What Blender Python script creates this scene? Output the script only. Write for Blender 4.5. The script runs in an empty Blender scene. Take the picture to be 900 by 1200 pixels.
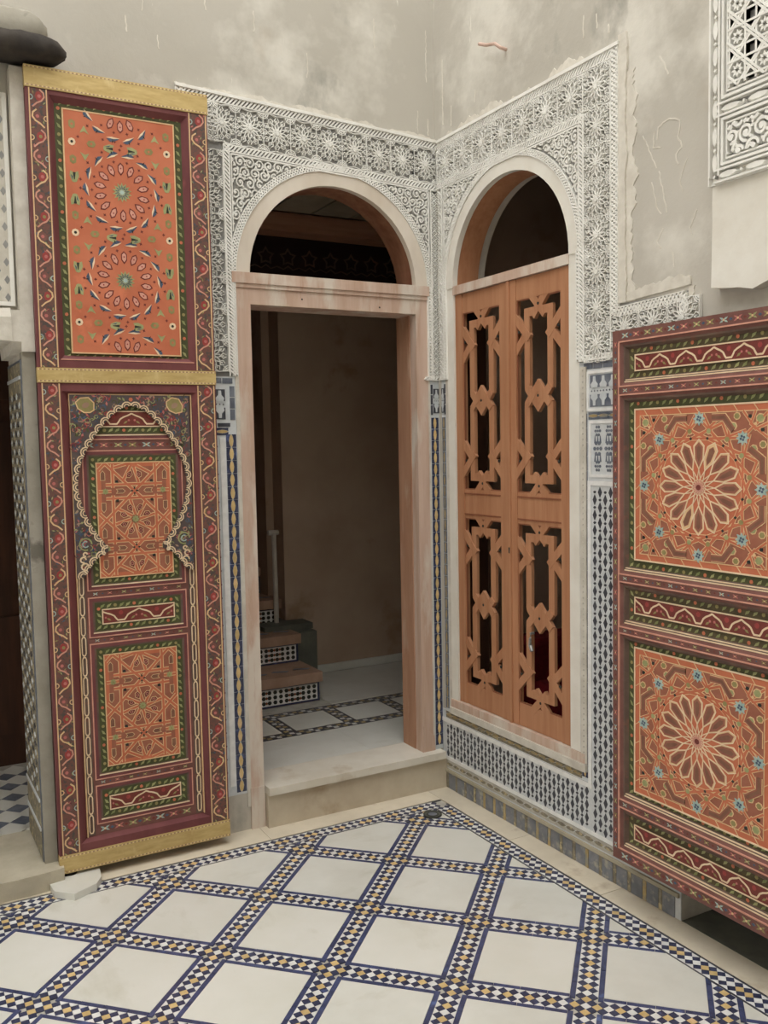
import bpy, math, random
from mathutils import Vector, Matrix
random.seed(7)
SC = bpy.context.scene
COL = SC.collection
PI = math.pi
sin, cos = math.sin, math.cos

# ------------------------------------------------------------------ camera
CAM = Vector((-2.281, -3.534, 1.6)); FPX = 1078.0
YAW, PIT, ROL = math.radians(29.09), math.radians(4.17), math.radians(1.08)
_f = Vector((sin(YAW)*cos(PIT), cos(YAW)*cos(PIT), -sin(PIT)))
_r0 = Vector((cos(YAW), -sin(YAW), 0)); _d0 = _f.cross(_r0)
_r = _r0*cos(ROL) + _d0*sin(ROL); _d = -_r0*sin(ROL) + _d0*cos(ROL)
cam = bpy.data.objects.new('camera', bpy.data.cameras.new('camera'))
COL.objects.link(cam)
cam.matrix_world = Matrix(((_r.x, -_d.x, -_f.x, CAM.x), (_r.y, -_d.y, -_f.y, CAM.y), (_r.z, -_d.z, -_f.z, CAM.z), (0, 0, 0, 1)))
cam.data.sensor_fit = 'HORIZONTAL'; cam.data.sensor_width = 36; cam.data.lens = 36*FPX/900
cam.data.clip_start = .02
SC.camera = cam

def depth_px(p):
    v = Vector(p) - CAM
    z = v.dot(_f)
    if z < .05: return None
    return 450 + FPX*v.dot(_r)/z, 600 + FPX*v.dot(_d)/z, z

# ------------------------------------------------------------------ light: an overcast sky over the open courtyard
W = bpy.data.worlds.new('overcast_sky'); SC.world = W; W.use_nodes = True
W.node_tree.nodes['Background'].inputs[0].default_value = (1.0, .993, .972, 1)
W.node_tree.nodes['Background'].inputs[1].default_value = 2.0
SC.view_settings.view_transform = 'Standard'
SC.view_settings.look = 'None'
SC.view_settings.gamma = 1
SC.view_settings.use_curve_mapping = False
SC.view_settings.exposure = 0.95

# ------------------------------------------------------------------ materials
def lin(c):
    return tuple(((v/255)/12.92 if v/255 <= .04045 else ((v/255+.055)/1.055)**2.4) for v in c)
MATS = {}
def mat(name, rgb, rgb2=None, rough=.7, scale=8, stretch=(1, 1, 1), bump=0, bscale=60, metal=0, detail=4, ramp=(.35, .65), spec=.3, third=None, tramp=(.6, .7), tscale=3, tstretch=(1, 1, 1)):
    m = bpy.data.materials.new(name); m.use_nodes = True; MATS[name] = m
    nt = m.node_tree; N = nt.nodes; L = nt.links; b = N['Principled BSDF']
    c1 = lin(rgb); c2 = lin(rgb2) if rgb2 else c1
    b.inputs['Roughness'].default_value = rough; b.inputs['Metallic'].default_value = metal
    b.inputs['Specular IOR Level'].default_value = spec
    b.inputs['Base Color'].default_value = (*c1, 1)
    geo = N.new('ShaderNodeNewGeometry')
    def noise(sc, st, det):
        mp = N.new('ShaderNodeMapping'); mp.inputs['Scale'].default_value = st
        L.new(geo.outputs['Position'], mp.inputs[0])
        n = N.new('ShaderNodeTexNoise'); n.inputs['Scale'].default_value = sc; n.inputs['Detail'].default_value = det
        n.inputs['Roughness'].default_value = .6
        L.new(mp.outputs[0], n.inputs['Vector']); return n
    if rgb2:
        n = noise(scale, stretch, detail)
        r = N.new('ShaderNodeValToRGB'); r.color_ramp.elements[0].position, r.color_ramp.elements[1].position = ramp
        r.color_ramp.elements[0].color = (*c1, 1); r.color_ramp.elements[1].color = (*c2, 1)
        L.new(n.outputs[0], r.inputs[0]); out = r.outputs[0]
        for th in ([third] if third and not isinstance(third, list) else (third or [])):
            col, tr, ts, tst = th if len(th) == 4 else (th, tramp, tscale, tstretch)
            n2 = noise(ts, tst, 6)
            r2 = N.new('ShaderNodeValToRGB'); r2.color_ramp.elements[0].position, r2.color_ramp.elements[1].position = tr
            r2.color_ramp.elements[0].color = (0, 0, 0, 1); r2.color_ramp.elements[1].color = (1, 1, 1, 1)
            L.new(n2.outputs[0], r2.inputs[0])
            mx = N.new('ShaderNodeMix'); mx.data_type = 'RGBA'
            L.new(r2.outputs[0], mx.inputs['Factor']); L.new(out, mx.inputs['A'])
            mx.inputs['B'].default_value = (*lin(col), 1); out = mx.outputs['Result']
        if any(k in name for k in ('glaze', 'marble', 'stone', 'tile')):      # pieces differ a little from one another
            oi = N.new('ShaderNodeObjectInfo'); mr = N.new('ShaderNodeMapRange'); hs = N.new('ShaderNodeHueSaturation')
            lo = .955 if ('marble' in name or 'white' in name) else .88
            mr.inputs['To Min'].default_value = lo; mr.inputs['To Max'].default_value = 1.04 if lo > .9 else 1.08
            L.new(oi.outputs['Random'], mr.inputs['Value']); L.new(mr.outputs['Result'], hs.inputs['Value']); L.new(out, hs.inputs['Color']); out = hs.outputs['Color']
        L.new(out, b.inputs['Base Color'])
    if bump:
        n = noise(bscale, stretch, 5)
        bp = N.new('ShaderNodeBump'); bp.inputs['Strength'].default_value = bump; bp.inputs['Distance'].default_value = .004
        L.new(n.outputs[0], bp.inputs['Height']); L.new(bp.outputs[0], b.inputs['Normal'])
    return m

mat('grey_plaster', (180, 175, 164), (198, 193, 183), .95, .9, bump=.35, bscale=35, ramp=(.3, .7),
    third=[((216, 212, 202), (.51, .62), 1.5, (1, 1, 1)), ((168, 150, 128), (.6, .72), .8, (1.3, 1.3, .7)),
           ((226, 222, 212), (.695, .72), 9, (1.6, 1.6, .28)), ((160, 157, 148), (.62, .7), 2.3, (1, 1, .6))])
mat('white_plaster', (232, 229, 220), (222, 217, 206), .9, 6, bump=.2, bscale=40)
mat('chalk', (222, 217, 206), (206, 200, 188), .95, 20, bump=.3)
mat('lime_plaster', (216, 211, 200), (196, 190, 178), .95, 14, bump=.5, bscale=50)
mat('pillar_plaster', (172, 167, 155), (150, 145, 132), .95, 5, bump=.5, bscale=30, third=[((120, 116, 106), (.62, .7), 6, (1, 1, 1))])
mat('stucco', (240, 239, 233), (226, 224, 217), .9, 9)
mat('shaded_stucco_ground', (156, 155, 151), (138, 137, 135), .95, 12)  # shade of the recesses painted as a darker grey behind the carving
mat('shaded_panel_ground', (176, 176, 174), (154, 154, 153), .95, 12)  # recess shade painted into the ground of the bold stucco field
mat('painted_casing', (222, 213, 200), (206, 194, 178), .75, 5, (1, 1, .3))
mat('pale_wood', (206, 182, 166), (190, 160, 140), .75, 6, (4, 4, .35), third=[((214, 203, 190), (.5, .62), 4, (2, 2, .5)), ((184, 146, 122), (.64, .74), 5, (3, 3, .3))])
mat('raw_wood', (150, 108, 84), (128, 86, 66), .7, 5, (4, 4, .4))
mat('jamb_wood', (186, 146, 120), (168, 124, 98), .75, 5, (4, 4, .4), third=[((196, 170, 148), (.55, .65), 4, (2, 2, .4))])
mat('cedar', (186, 136, 102), (172, 120, 87), .6, 7, (5, 5, .35), bump=.08, bscale=20, third=[((186, 134, 100), (.55, .7), 3, (2, 2, .3))])
mat('dark_cedar', (146, 92, 66), (132, 82, 58), .6, 7, (5, 5, .35))
mat('marble', (224, 224, 217), (210, 209, 200), .28, 3.2, detail=8, spec=.45, third=[((196, 194, 180), (.58, .85), 4.5, (1, 2.2, 1))])
mat('marble_b', (218, 217, 207), (227, 226, 219), .28, 2.6, detail=8, spec=.45, third=[((198, 195, 180), (.58, .85), 3.3, (2, 1, 1))])
mat('cream_stone', (220, 210, 190), (202, 192, 172), .6, 4, third=[((186, 172, 150), (.58, .7), 6, (1, 1, 1))])
mat('threshold_stone', (220, 215, 203), (206, 199, 184), .45, 4, third=[((192, 180, 160), (.56, .7), 5, (1, 1, 1))])
mat('riser_stone', (206, 196, 176), (190, 177, 156), .6, 5, third=[((176, 158, 134), (.56, .7), 4, (1, 1, 1))])
mat('worn_stone', (176, 168, 148), (196, 188, 168), .85, 7, bump=.4, bscale=30)
mat('grout', (196, 192, 182), (176, 172, 162), .9, 20)
mat('white_glaze', (240, 240, 238), (226, 226, 224), .25, 30, spec=.5)
mat('navy_glaze', (72, 76, 102), (56, 59, 80), .25, 40, spec=.5, third=[((84, 96, 140), (.6, .7), 22, (1, 1, 1))])
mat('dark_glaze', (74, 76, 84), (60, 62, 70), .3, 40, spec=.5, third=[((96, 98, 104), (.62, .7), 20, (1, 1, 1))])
mat('cobalt_glaze', (80, 87, 124), (66, 70, 98), .25, 30, spec=.5, third=[((92, 108, 156), (.6, .7), 14, (1, 1, 1))])
mat('yellow_glaze', (222, 196, 142), (208, 178, 120), .3, 26, spec=.5, third=[((226, 196, 150), (.58, .66), 18, (1, 1, 1))])
mat('pale_blue_glaze', (212, 216, 218), (196, 201, 204), .35, 30, spec=.4)
mat('tile_white', (216, 219, 220), (202, 206, 208), .35, 30, spec=.4)
mat('slate_glaze', (120, 126, 136), (92, 98, 112), .35, 22, spec=.4)
mat('ochre_glaze', (188, 168, 122), (170, 148, 104), .4, 26, third=[((150, 146, 130), (.5, .6), 20, (1, 1, 1))])
mat('worn_glaze', (150, 142, 122), (118, 112, 100), .6, 40, third=[((190, 176, 140), (.55, .62), 30, (1, 1, 1))])
mat('skirting_glaze', (138, 140, 146), (112, 116, 124), .45, 16, third=[((176, 172, 158), (.54, .7), 24, (1, 1, 1))])
mat('brown_glaze', (150, 92, 62), (120, 70, 48), .3, 20)
mat('terracotta', (176, 146, 126), (156, 126, 106), .8, 8)
# painted doors
mat('maroon', (122, 72, 72), (108, 60, 62), .55, 10, (1, 1, .4), third=[((130, 74, 72), (.62, .72), 14, (1, 1, .5))])
mat('maroon_brown', (128, 88, 80), (112, 74, 68), .6, 14)
mat('vine_ground', (120, 80, 72), (106, 80, 72), .6, 60, third=[((84, 76, 72), (.52, .58), 70, (1, 1, 1))])
mat('umber', (112, 92, 80), (96, 78, 70), .65, 14, third=[((128, 88, 74), (.56, .7), 20, (1, 1, 1))])
mat('arch_ground', (96, 84, 80), (84, 76, 78), .65, 30)
mat('moss', (84, 86, 54), (70, 72, 44), .6, 25)
mat('moss_brown', (98, 88, 62), (80, 72, 52), .65, 25)
mat('orange_paint', (202, 120, 88), (190, 107, 77), .6, 6, third=[((214, 126, 92), (.6, .72), 9, (1, 1, 1))])
mat('rust_ground', (166, 106, 84), (152, 94, 74), .6, 18)
mat('brick_fill', (160, 104, 86), (146, 90, 74), .6, 18)
mat('brown_fill', (138, 98, 78), (122, 84, 68), .6, 20)
mat('beige_line', (228, 196, 152), (214, 178, 134), .55, 30)
mat('cream_line', (236, 214, 182), (224, 198, 164), .55, 30)
mat('pink_line', (214, 160, 140), (200, 142, 124), .55, 30)
mat('sage', (168, 168, 118), (146, 150, 104), .6, 30)
mat('olive_paint', (156, 144, 96), (140, 130, 84), .6, 30)
mat('leaf_green', (148, 152, 104), (126, 134, 86), .6, 30)
mat('aqua_paint', (176, 196, 188), (152, 176, 172), .55, 30)
mat('blue_paint', (84, 98, 118), (66, 78, 98), .55, 30)
mat('ink', (58, 58, 50), (44, 46, 44), .6, 30)
mat('red_paint', (164, 74, 70), (148, 62, 60), .55, 30)
mat('rose_paint', (196, 122, 114), (182, 106, 102), .55, 30)
mat('dark_red_paint', (126, 62, 54), (112, 54, 48), .55, 30)
mat('gold_leather', (208, 184, 126), (190, 162, 104), .38, 14, (1, 1, 4), metal=.15, spec=.5, third=[((220, 200, 146), (.55, .7), 6, (3, 1, 1))])
mat('stitch', (226, 206, 158), None, .6)
# interiors and odds
mat('room_plaster', (192, 170, 150), (174, 150, 130), .9, 1.6, bump=.2, bscale=20, third=[((166, 140, 116), (.58, .66), 2.2, (1, 1, 1))])
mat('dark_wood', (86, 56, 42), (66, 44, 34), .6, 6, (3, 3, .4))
mat('beam_wood', (204, 156, 128), (180, 132, 106), .7, 5, (.4, 4, 4))
mat('frieze_paint', (54, 34, 32), (46, 30, 30), .6, 12)
mat('grey_stone', (112, 112, 102), (92, 94, 86), .8, 10)
mat('iron', (70, 68, 66), (92, 88, 84), .5, 30, metal=.6)
mat('steel', (170, 170, 168), (140, 140, 138), .35, 30, metal=.8)
mat('white_pipe', (206, 200, 190), (188, 180, 168), .5, 10)
mat('red_cloth', (132, 26, 34), (104, 18, 28), .9, 30)
mat('soot', (74, 68, 62), (54, 50, 47), .9, 12, bump=.3)
mat('copper_pipe', (214, 186, 172), (196, 166, 152), .5, 20)

# ------------------------------------------------------------------ mesh building
class Frame:
    def __init__(s, O, U, V):
        s.O, s.U, s.V = Vector(O), Vector(U), Vector(V); s.N = s.U.cross(s.V)
    def p(s, u, v, n=0): return s.O + s.U*u + s.V*v + s.N*n
    def d(s, u, v, n=0): return s.U*u + s.V*v + s.N*n
YA = .035
FA = Frame((0, YA, 0), (1, 0, 0), (0, 0, 1))       # back wall: u = x, v = height, n towards the courtyard
FB = Frame((0, 0, 0), (0, -1, 0), (0, 0, 1))       # right wall: u = -y
FG = Frame((0, 0, 0), (1, 0, 0), (0, 1, 0))        # floor

def area(P): return sum(P[i][0]*P[(i+1) % len(P)][1] - P[(i+1) % len(P)][0]*P[i][1] for i in range(len(P)))/2

_J = [0]
def jit():
    _J[0] += 1; return 6e-6*(_J[0] % 37)      # no two faces of the relief share a plane
class MB:
    def __init__(s, warp=None): s.v = []; s.f = []; s.m = []; s.mats = []; s.warp = warp
    def mi(s, m):
        if m not in s.mats: s.mats.append(m)
        return s.mats.index(m)
    def prism(s, P, n0, n1, m, bottom=False, inset=0):
        if len(P) < 3: return
        if area(P) < 0: P = P[::-1]
        n1 += jit() if abs(n1-n0) < .03 else 0
        k = len(s.v); L = len(P); mi = s.mi(m)
        s.v += [(x, y, n0) for x, y in P]
        if inset:
            cx = sum(p[0] for p in P)/L; cy = sum(p[1] for p in P)/L
            s.v += [(cx+(x-cx)*(1-inset), cy+(y-cy)*(1-inset), n1) for x, y in P]
        else: s.v += [(x, y, n1) for x, y in P]
        s.f.append(tuple(range(k+L, k+2*L))); s.m.append(mi)
        for i in range(L):
            j = (i+1) % L; s.f.append((k+i, k+j, k+L+j, k+L+i)); s.m.append(mi)
        if bottom: s.f.append(tuple(range(k+L-1, k-1, -1))); s.m.append(mi)
    def box(s, u0, u1, v0, v1, n0, n1, m): s.prism([(u0, v0), (u1, v0), (u1, v1), (u0, v1)], n0, n1, m, True)
    def ring(s, u0, u1, v0, v1, w, n0, n1, m, wv=None):
        wv = wv or w
        s.box(u0, u0+w, v0, v1, n0, n1, m); s.box(u1-w, u1, v0, v1, n0, n1, m)
        s.box(u0+w, u1-w, v0, v0+wv, n0, n1, m); s.box(u0+w, u1-w, v1-wv, v1, n0, n1, m)
    def bevel(s, u0, u1, v0, v1, w, nout, nin, m, wv=None):
        wv = wv or w; mi = s.mi(m); k = len(s.v)
        s.v += [(u0, v0, nout), (u1, v0, nout), (u1, v1, nout), (u0, v1, nout), (u0+w, v0+wv, nin), (u1-w, v0+wv, nin), (u1-w, v1-wv, nin), (u0+w, v1-wv, nin)]
        for i in range(4):
            j = (i+1) % 4; s.f.append((k+i, k+j, k+4+j, k+4+i)); s.m.append(mi)
    def strip(s, P, w, n0, n1, m, closed=False):
        P = [p for i, p in enumerate(P) if i == 0 or math.dist(p, P[i-1]) > 1e-6]
        if closed and math.dist(P[0], P[-1]) < 1e-6: P = P[:-1]
        L = len(P)
        if L < 2: return
        n1 += jit(); k = len(s.v); mi = s.mi(m); h = w/2
        for i in range(L):
            a = P[i-1] if (i > 0 or closed) else None; b = P[(i+1) % L] if (i < L-1 or closed) else None
            p = P[i]
            d1 = None if a is None else ((p[0]-a[0])/math.dist(p, a), (p[1]-a[1])/math.dist(p, a))
            d2 = None if b is None else ((b[0]-p[0])/math.dist(p, b), (b[1]-p[1])/math.dist(p, b))
            if d1 is None: d1 = d2
            if d2 is None: d2 = d1
            nx, ny = -(d1[1]+d2[1]), d1[0]+d2[0]; l2 = math.hypot(nx, ny)
            if l2 < .3: nx, ny, q = -d2[1], d2[0], 1
            else:
                nx, ny = nx/l2, ny/l2; q = 1/max(.45, nx*-d2[1]+ny*d2[0])
            for sgn in (1, -1):
                for n in (n0, n1): s.v.append((p[0]+nx*h*q*sgn, p[1]+ny*h*q*sgn, n))
        for i in range(L if closed else L-1):
            a = k+4*i; b = k+4*((i+1) % L)     # left bot, left top, right bot, right top
            s.f += [(a+1, a+3, b+3, b+1), (a+2, b+2, b+3, a+3), (b, a, a+1, b+1)]; s.m += [mi]*3
        if not closed:
            e = k+4*(L-1)
            s.f += [(k, k+2, k+3, k+1), (e+2, e, e+1, e+3)]; s.m += [mi]*2
    def tube(s, P, r, m, seg=8, taper=None):
        mi = s.mi(m); k = len(s.v); P = [Vector(p) for p in P]
        for i, p in enumerate(P):
            t = (P[min(i+1, len(P)-1)]-P[max(i-1, 0)]).normalized()
            a = t.cross(Vector((0, 0, 1)) if abs(t.z) < .9 else Vector((1, 0, 0))).normalized(); b = t.cross(a)
            rr = r if taper is None else r*taper[i]
            for j in range(seg):
                q = p + a*cos(2*PI*j/seg)*rr + b*sin(2*PI*j/seg)*rr; s.v.append(tuple(q))
        for i in range(len(P)-1):
            for j in range(seg):
                a = k+i*seg+j; b = k+i*seg+(j+1) % seg
                s.f.append((a, b, b+seg, a+seg)); s.m.append(mi)
        s.f.append(tuple(range(k+seg-1, k-1, -1))); s.m.append(mi)
        e = k+(len(P)-1)*seg; s.f.append(tuple(range(e, e+seg))); s.m.append(mi)
    def mesh(s, name, frame=None, sub=Vector((0, 0, 0))):
        me = bpy.data.meshes.new(name)
        vs = s.v
        if s.warp: vs = [s.warp(*p) for p in vs]
        if frame: vs = [tuple(frame.p(*p)-sub) for p in vs]
        else: vs = [tuple(Vector(p)-sub) for p in vs]
        me.from_pydata(vs, [], s.f)
        for m in s.mats: me.materials.append(MATS[m])
        if len(s.mats) > 1: me.polygons.foreach_set('material_index', s.m)
        me.update(); return me

WLOC = {}
def link(name, data, parent, wloc):
    o = bpy.data.objects.new(name, data); COL.objects.link(o)
    if parent is not None:
        o.parent = parent; o.location = Vector(wloc) - WLOC[parent.name]
    else: o.location = wloc
    WLOC[o.name] = Vector(wloc); return o
def tag(o, label=None, cat=None, group=None, kind=None):
    if label: o['label'] = label
    if cat: o['category'] = cat
    if group: o['group'] = group
    if kind: o['kind'] = kind
    return o
def thing(name, label, cat, loc, group=None): return tag(link(name, None, None, loc), label, cat, group)
def part(name, mb, frame, parent, kind=None, label=None):
    w = WLOC[parent.name]; return tag(link(name, mb.mesh(name, frame, w), parent, w), label, None, None, kind)
def struct(name, mb, frame, label, cat): return tag(link(name, mb.mesh(name, frame), None, (0, 0, 0)), label, cat, None, 'structure')
def inst(name, me, frame, u, v, n, parent): return link(name, me, parent, frame.p(u, v, n))
def lmesh(name, mb, frame):
    """mesh in frame orientation about (0,0,0), to be shared by many placed pieces"""
    return mb.mesh(name, Frame((0, 0, 0), frame.U, frame.V))

def circ(cx, cy, r, n=12, a0=0, ry=None): return [(cx+r*cos(a0+2*PI*i/n), cy+(ry or r)*sin(a0+2*PI*i/n)) for i in range(n)]
def arc(cx, cy, r, a0, a1, n=12): return [(cx+r*cos(a0+(a1-a0)*i/n), cy+r*sin(a0+(a1-a0)*i/n)) for i in range(n+1)]
def star(cx, cy, r, q, n, a0=PI/2): return [(cx+(r if i % 2 == 0 else q)*cos(a0+PI*i/n), cy+(r if i % 2 == 0 else q)*sin(a0+PI*i/n)) for i in range(2*n)]
def xf(P, cx=0, cy=0, a=0, s=1, mx=1): return [(cx+s*(mx*x*cos(a)-y*sin(a)), cy+s*(mx*x*sin(a)+y*cos(a))) for x, y in P]
def resample(P, step, closed=False):
    Q = list(P)+([P[0]] if closed else []); L = [0]
    for i in range(1, len(Q)): L.append(L[-1]+math.dist(Q[i], Q[i-1]))
    n = max(1, round(L[-1]/step)); out = []; j = 0
    for i in range(n+1):
        t = L[-1]*i/n
        while j < len(L)-2 and L[j+1] < t: j += 1
        f = (t-L[j])/max(1e-9, L[j+1]-L[j])
        p = (Q[j][0]+(Q[j+1][0]-Q[j][0])*f, Q[j][1]+(Q[j+1][1]-Q[j][1])*f)
        d = math.atan2(Q[j+1][1]-Q[j][1], Q[j+1][0]-Q[j][0]); out.append((p, d))
    return out
def clip(P, axis, lim, keep_less=True):
    out = []; s = 1 if keep_less else -1
    for i in range(len(P)):
        a, b = P[i], P[(i+1) % len(P)]; da, db = s*(lim-a[axis]), s*(lim-b[axis])
        if da >= 0: out.append(a)
        if da*db < 0:
            t = da/(da-db); out.append((a[0]+(b[0]-a[0])*t, a[1]+(b[1]-a[1])*t))
    return out
def clipseg(a, b, box):
    u0, u1, v0, v1 = box; t0, t1 = 0, 1; dx, dy = b[0]-a[0], b[1]-a[1]
    for p, q in ((-dx, a[0]-u0), (dx, u1-a[0]), (-dy, a[1]-v0), (dy, v1-a[1])):
        if abs(p) < 1e-12:
            if q < 0: return None
        else:
            r = q/p
            if p < 0: t0 = max(t0, r)
            else: t1 = min(t1, r)
    if t1-t0 < 1e-4: return None
    return (a[0]+dx*t0, a[1]+dy*t0), (a[0]+dx*t1, a[1]+dy*t1)

# ================================================================== THE COURTYARD SHELL
def arch_pts(cu, sp, r, n=28): return arc(cu, sp, r, 0, PI, n)   # from right springing over the top to the left one
WH = 6.0
DC, DSP, DRI, DRO = -.508, 2.30, .392, .450     # door arch: centre, springing, inner and outer radius
WC, WSP, WRI, WRO = .490, 2.29, .385, .437      # window arch
ZT = .178                                       # threshold height

mb = MB()
WT = .165                                       # wall thickness round the doorway
mb.prism([(-4.6, WH), (-4.6, 2.06), (-1.79, 2.06), (-1.79, 0), (-1.12, 0), (-1.12, WH)], -.30, 0, 'grey_plaster', True)
out = [(-1.12, WH), (-1.12, 0), (DC-DRO+.004, 0)]
out += [(u, v) for u, v in arch_pts(DC, DSP, DRO-.004)][::-1] + [(DC+DRO-.004, 0), (.25, 0), (.25, WH)]
mb.prism(out, -WT, 0, 'grey_plaster', True)
wall_back = struct('wall_back', mb, FA, 'grey patched plaster wall around the arched stair doorway', 'wall')

mb = MB()
hole = [(WC+WRO-.004, .37)] + arch_pts(WC, WSP, WRO-.004) + [(WC-WRO+.004, .37)]
# ring polygon cut into two halves so that no face has a hole
midtop = (WC, WSP+WRO-.004)
half = len(hole)//2
left_half = [(-.04, 0), (WC, 0), (WC, .37), hole[-1]] + hole[::-1][1:half+1] + [(WC, WH), (-.04, WH)]
right_half = [(WC, 0), (1.42, 0), (1.42, 1.80), (2.9, 1.80), (2.9, 0), (4.6, 0), (4.6, WH), (WC, WH)] + hole[half:0:-1] + [hole[0], (WC, .37)]  # notch at the foot opens on the assumed dark passage
mb.prism(left_half, -.17, 0, 'grey_plaster', True); mb.prism(right_half, -.17, 0, 'grey_plaster', True)
wall_right = struct('wall_right', mb, FB, 'grey scratched plaster wall around the arched lattice window', 'wall')

mb = MB(); mb.box(-4.85, -4.6, -4.85, .3, 0, WH, 'grey_plaster')
struct('wall_left', mb, None, 'grey plaster wall on the far side of the courtyard', 'wall')
mb = MB(); mb.box(-4.85, .25, -4.85, -4.6, 0, WH, 'grey_plaster')
struct('wall_front', mb, None, 'grey plaster wall facing the stair doorway', 'wall')

# ---- floor: a mortar bed with marble slabs and mosaic
mb = MB(); mb.box(-4.6, 0, -4.6, YA, -.08, -.004, 'grout')
floor = struct('floor', mb, None, 'courtyard floor of diagonal marble slabs in blue white and yellow mosaic', 'floor')
P0, Q0, PS = -1.927, -.325, .5405
D = PS/12/math.sqrt(2)*math.sqrt(2)/1.0          # mosaic diagonal measured along the strip in p,q units (see below)
EX, EY = -.190, -.190                            # inner edge of the border
def pq(p, q): return ((p+q)/2, (p-q)/2)
def floorclip(P):
    for ax, lim, less in ((0, EX, True), (1, EY, True), (0, -3.9, False), (1, -3.9, False)):
        P = clip(P, ax, lim, less)
        if len(P) < 3: return []
    return P if abs(area(P)) > 2e-6 else []
pieces = []      # (polygon, material, name)
strip_h = PS/12  # half width of mosaic strip in p,q units: the strip is 2 d wide, 12 d = one pitch ... d = PS/12
d_ = PS/12
blue_w = .0225
for i in range(-9, 9):
    for j in range(-9, 9):
        cp, cq = P0+i*PS, Q0+j*PS
        cx, cy = pq(cp, cq)
        if cx > .1 or cy > .1 or cx < -4.3 or cy < -4.3: continue
        h = PS/2-d_-blue_w-.0015
        s = floorclip([pq(cp-h, cq-h), pq(cp+h, cq-h), pq(cp+h, cq+h), pq(cp-h, cq+h)])
        if s: pieces.append((s, random.choice(['marble', 'marble_b']), 'marble_slab'))
        h2 = PS/2-d_-.001
        nseg = 4
        for k in range(nseg):       # dark blue border tiles round each slab
            a0 = -h2+2*h2*k/nseg+.001; a1 = -h2+2*h2*(k+1)/nseg-.001; o0, o1 = h+.0015, h2
            b0, b1 = (a0, a1)
            for P in ([pq(cp+b0, cq+o0), pq(cp+b1, cq+o0), pq(cp+b1, cq+o1), pq(cp+b0, cq+o1)],
                      [pq(cp+b0, cq-o0), pq(cp+b1, cq-o0), pq(cp+b1, cq-o1), pq(cp+b0, cq-o1)],
                      [pq(cp+o0, cq+max(b0, -h)), pq(cp+o1, cq+max(b0, -h)), pq(cp+o1, cq+min(b1, h)), pq(cp+o0, cq+min(b1, h))],
                      [pq(cp-o0, cq+max(b0, -h)), pq(cp-o1, cq+max(b0, -h)), pq(cp-o1, cq+min(b1, h)), pq(cp-o0, cq+min(b1, h))]):
                P = floorclip(P)
                if P: pieces.append((P, 'cobalt_glaze', 'blue_border_tile'))
        # mosaic on the strips at the +p and +q sides and on the crossing
        gp, gq = cp+PS/2, cq+PS/2
        def dia(p, q, colr, half=None):
            e = d_/2-.0009
            P = [(p-e, q), (p, q-e), (p+e, q), (p, q+e)]
            if half:
                ax, lim, less = half; P = clip(P, ax, lim, less)
            P = floorclip([pq(*t) for t in P])
            if P: pieces.append((P, {'b': 'navy_glaze', 'w': 'white_glaze', 'y': 'yellow_glaze'}[colr], {'b': 'blue_mosaic_tile', 'w': 'white_mosaic_tile', 'y': 'yellow_mosaic_tile'}[colr]))
        seen = set()
        for k in range(-1, 12):
            for (sp, sq) in ((gp, cq-PS/2), (cp-PS/2, gq)):
                vert = sp == gp
                def at(a, b): return (sp+b, sq+a) if vert else (sp+a, sq+b)
                if 1 <= k <= 11:
                    dia(*at(k*d_, 0), 'w' if k % 2 == 0 else 'y')
                if 2 <= k <= 10:
                    for sg in (1, -1):
                        x = at(k*d_, sg*d_)
                        dia(*x, 'w', (0 if vert else 1, (sp if vert else sq)+sg*d_, sg > 0))
                if 1 <= k <= 10:
                    for sg in (1, -1): dia(*at((k+.5)*d_, sg*.5*d_), 'b')
        dia(gp, gq, 'w')
        for sa in (1, -1):
            for sb in (1, -1): dia(gp+sa*.5*d_, gq+sb*.5*d_, 'b')
# border along the two walls
BO = .110
def border(a, b, axis):
    d = .032; n = int((b-a)/d)
    for k in range(n+1):
        t = a+k*d; c = 'yellow_glaze' if k % 4 in (0, 1) else 'white_glaze'
        e = d/2-.0006
        def put(t, o, m, cl=None):
            P = [(t-e, o), (t, o-e), (t+e, o), (t, o+e)]
            if cl: P = clip(P, 1, cl[0], cl[1])
            if axis == 1: P = [(y, x) for x, y in P]
            P = [(x, y) for x, y in P]
            pieces.append((P, m, {'yellow_glaze': 'yellow_mosaic_tile', 'white_glaze': 'white_mosaic_tile', 'navy_glaze': 'blue_mosaic_tile'}[m]))
        mid = -BO-.008-.032
        put(t, mid, c)
        put(t, mid+.032, 'white_glaze', (mid+.032, True)); put(t, mid-.032, 'white_glaze', (mid-.032, False))
        for sg in (1, -1): put(t+d/2, mid+sg*d/2, 'navy_glaze')
    for o in (-BO, -BO-.008-.064):
        L = .12; k = a-.02
        while k < b+.03:
            P = [(k, o), (min(k+L-.002, b+.04), o), (min(k+L-.002, b+.04), o-.007), (k, o-.007)]
            if o < -.15: P = [(min(x, -.187), y) for x, y in P]
            if axis == 1: P = [(y, x) for x, y in P]
            pieces.append((P, 'dark_glaze', 'blue_border_tile')); k += L
border(-3.86, -.155, 0); border(-3.86, -.20, 1)

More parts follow.
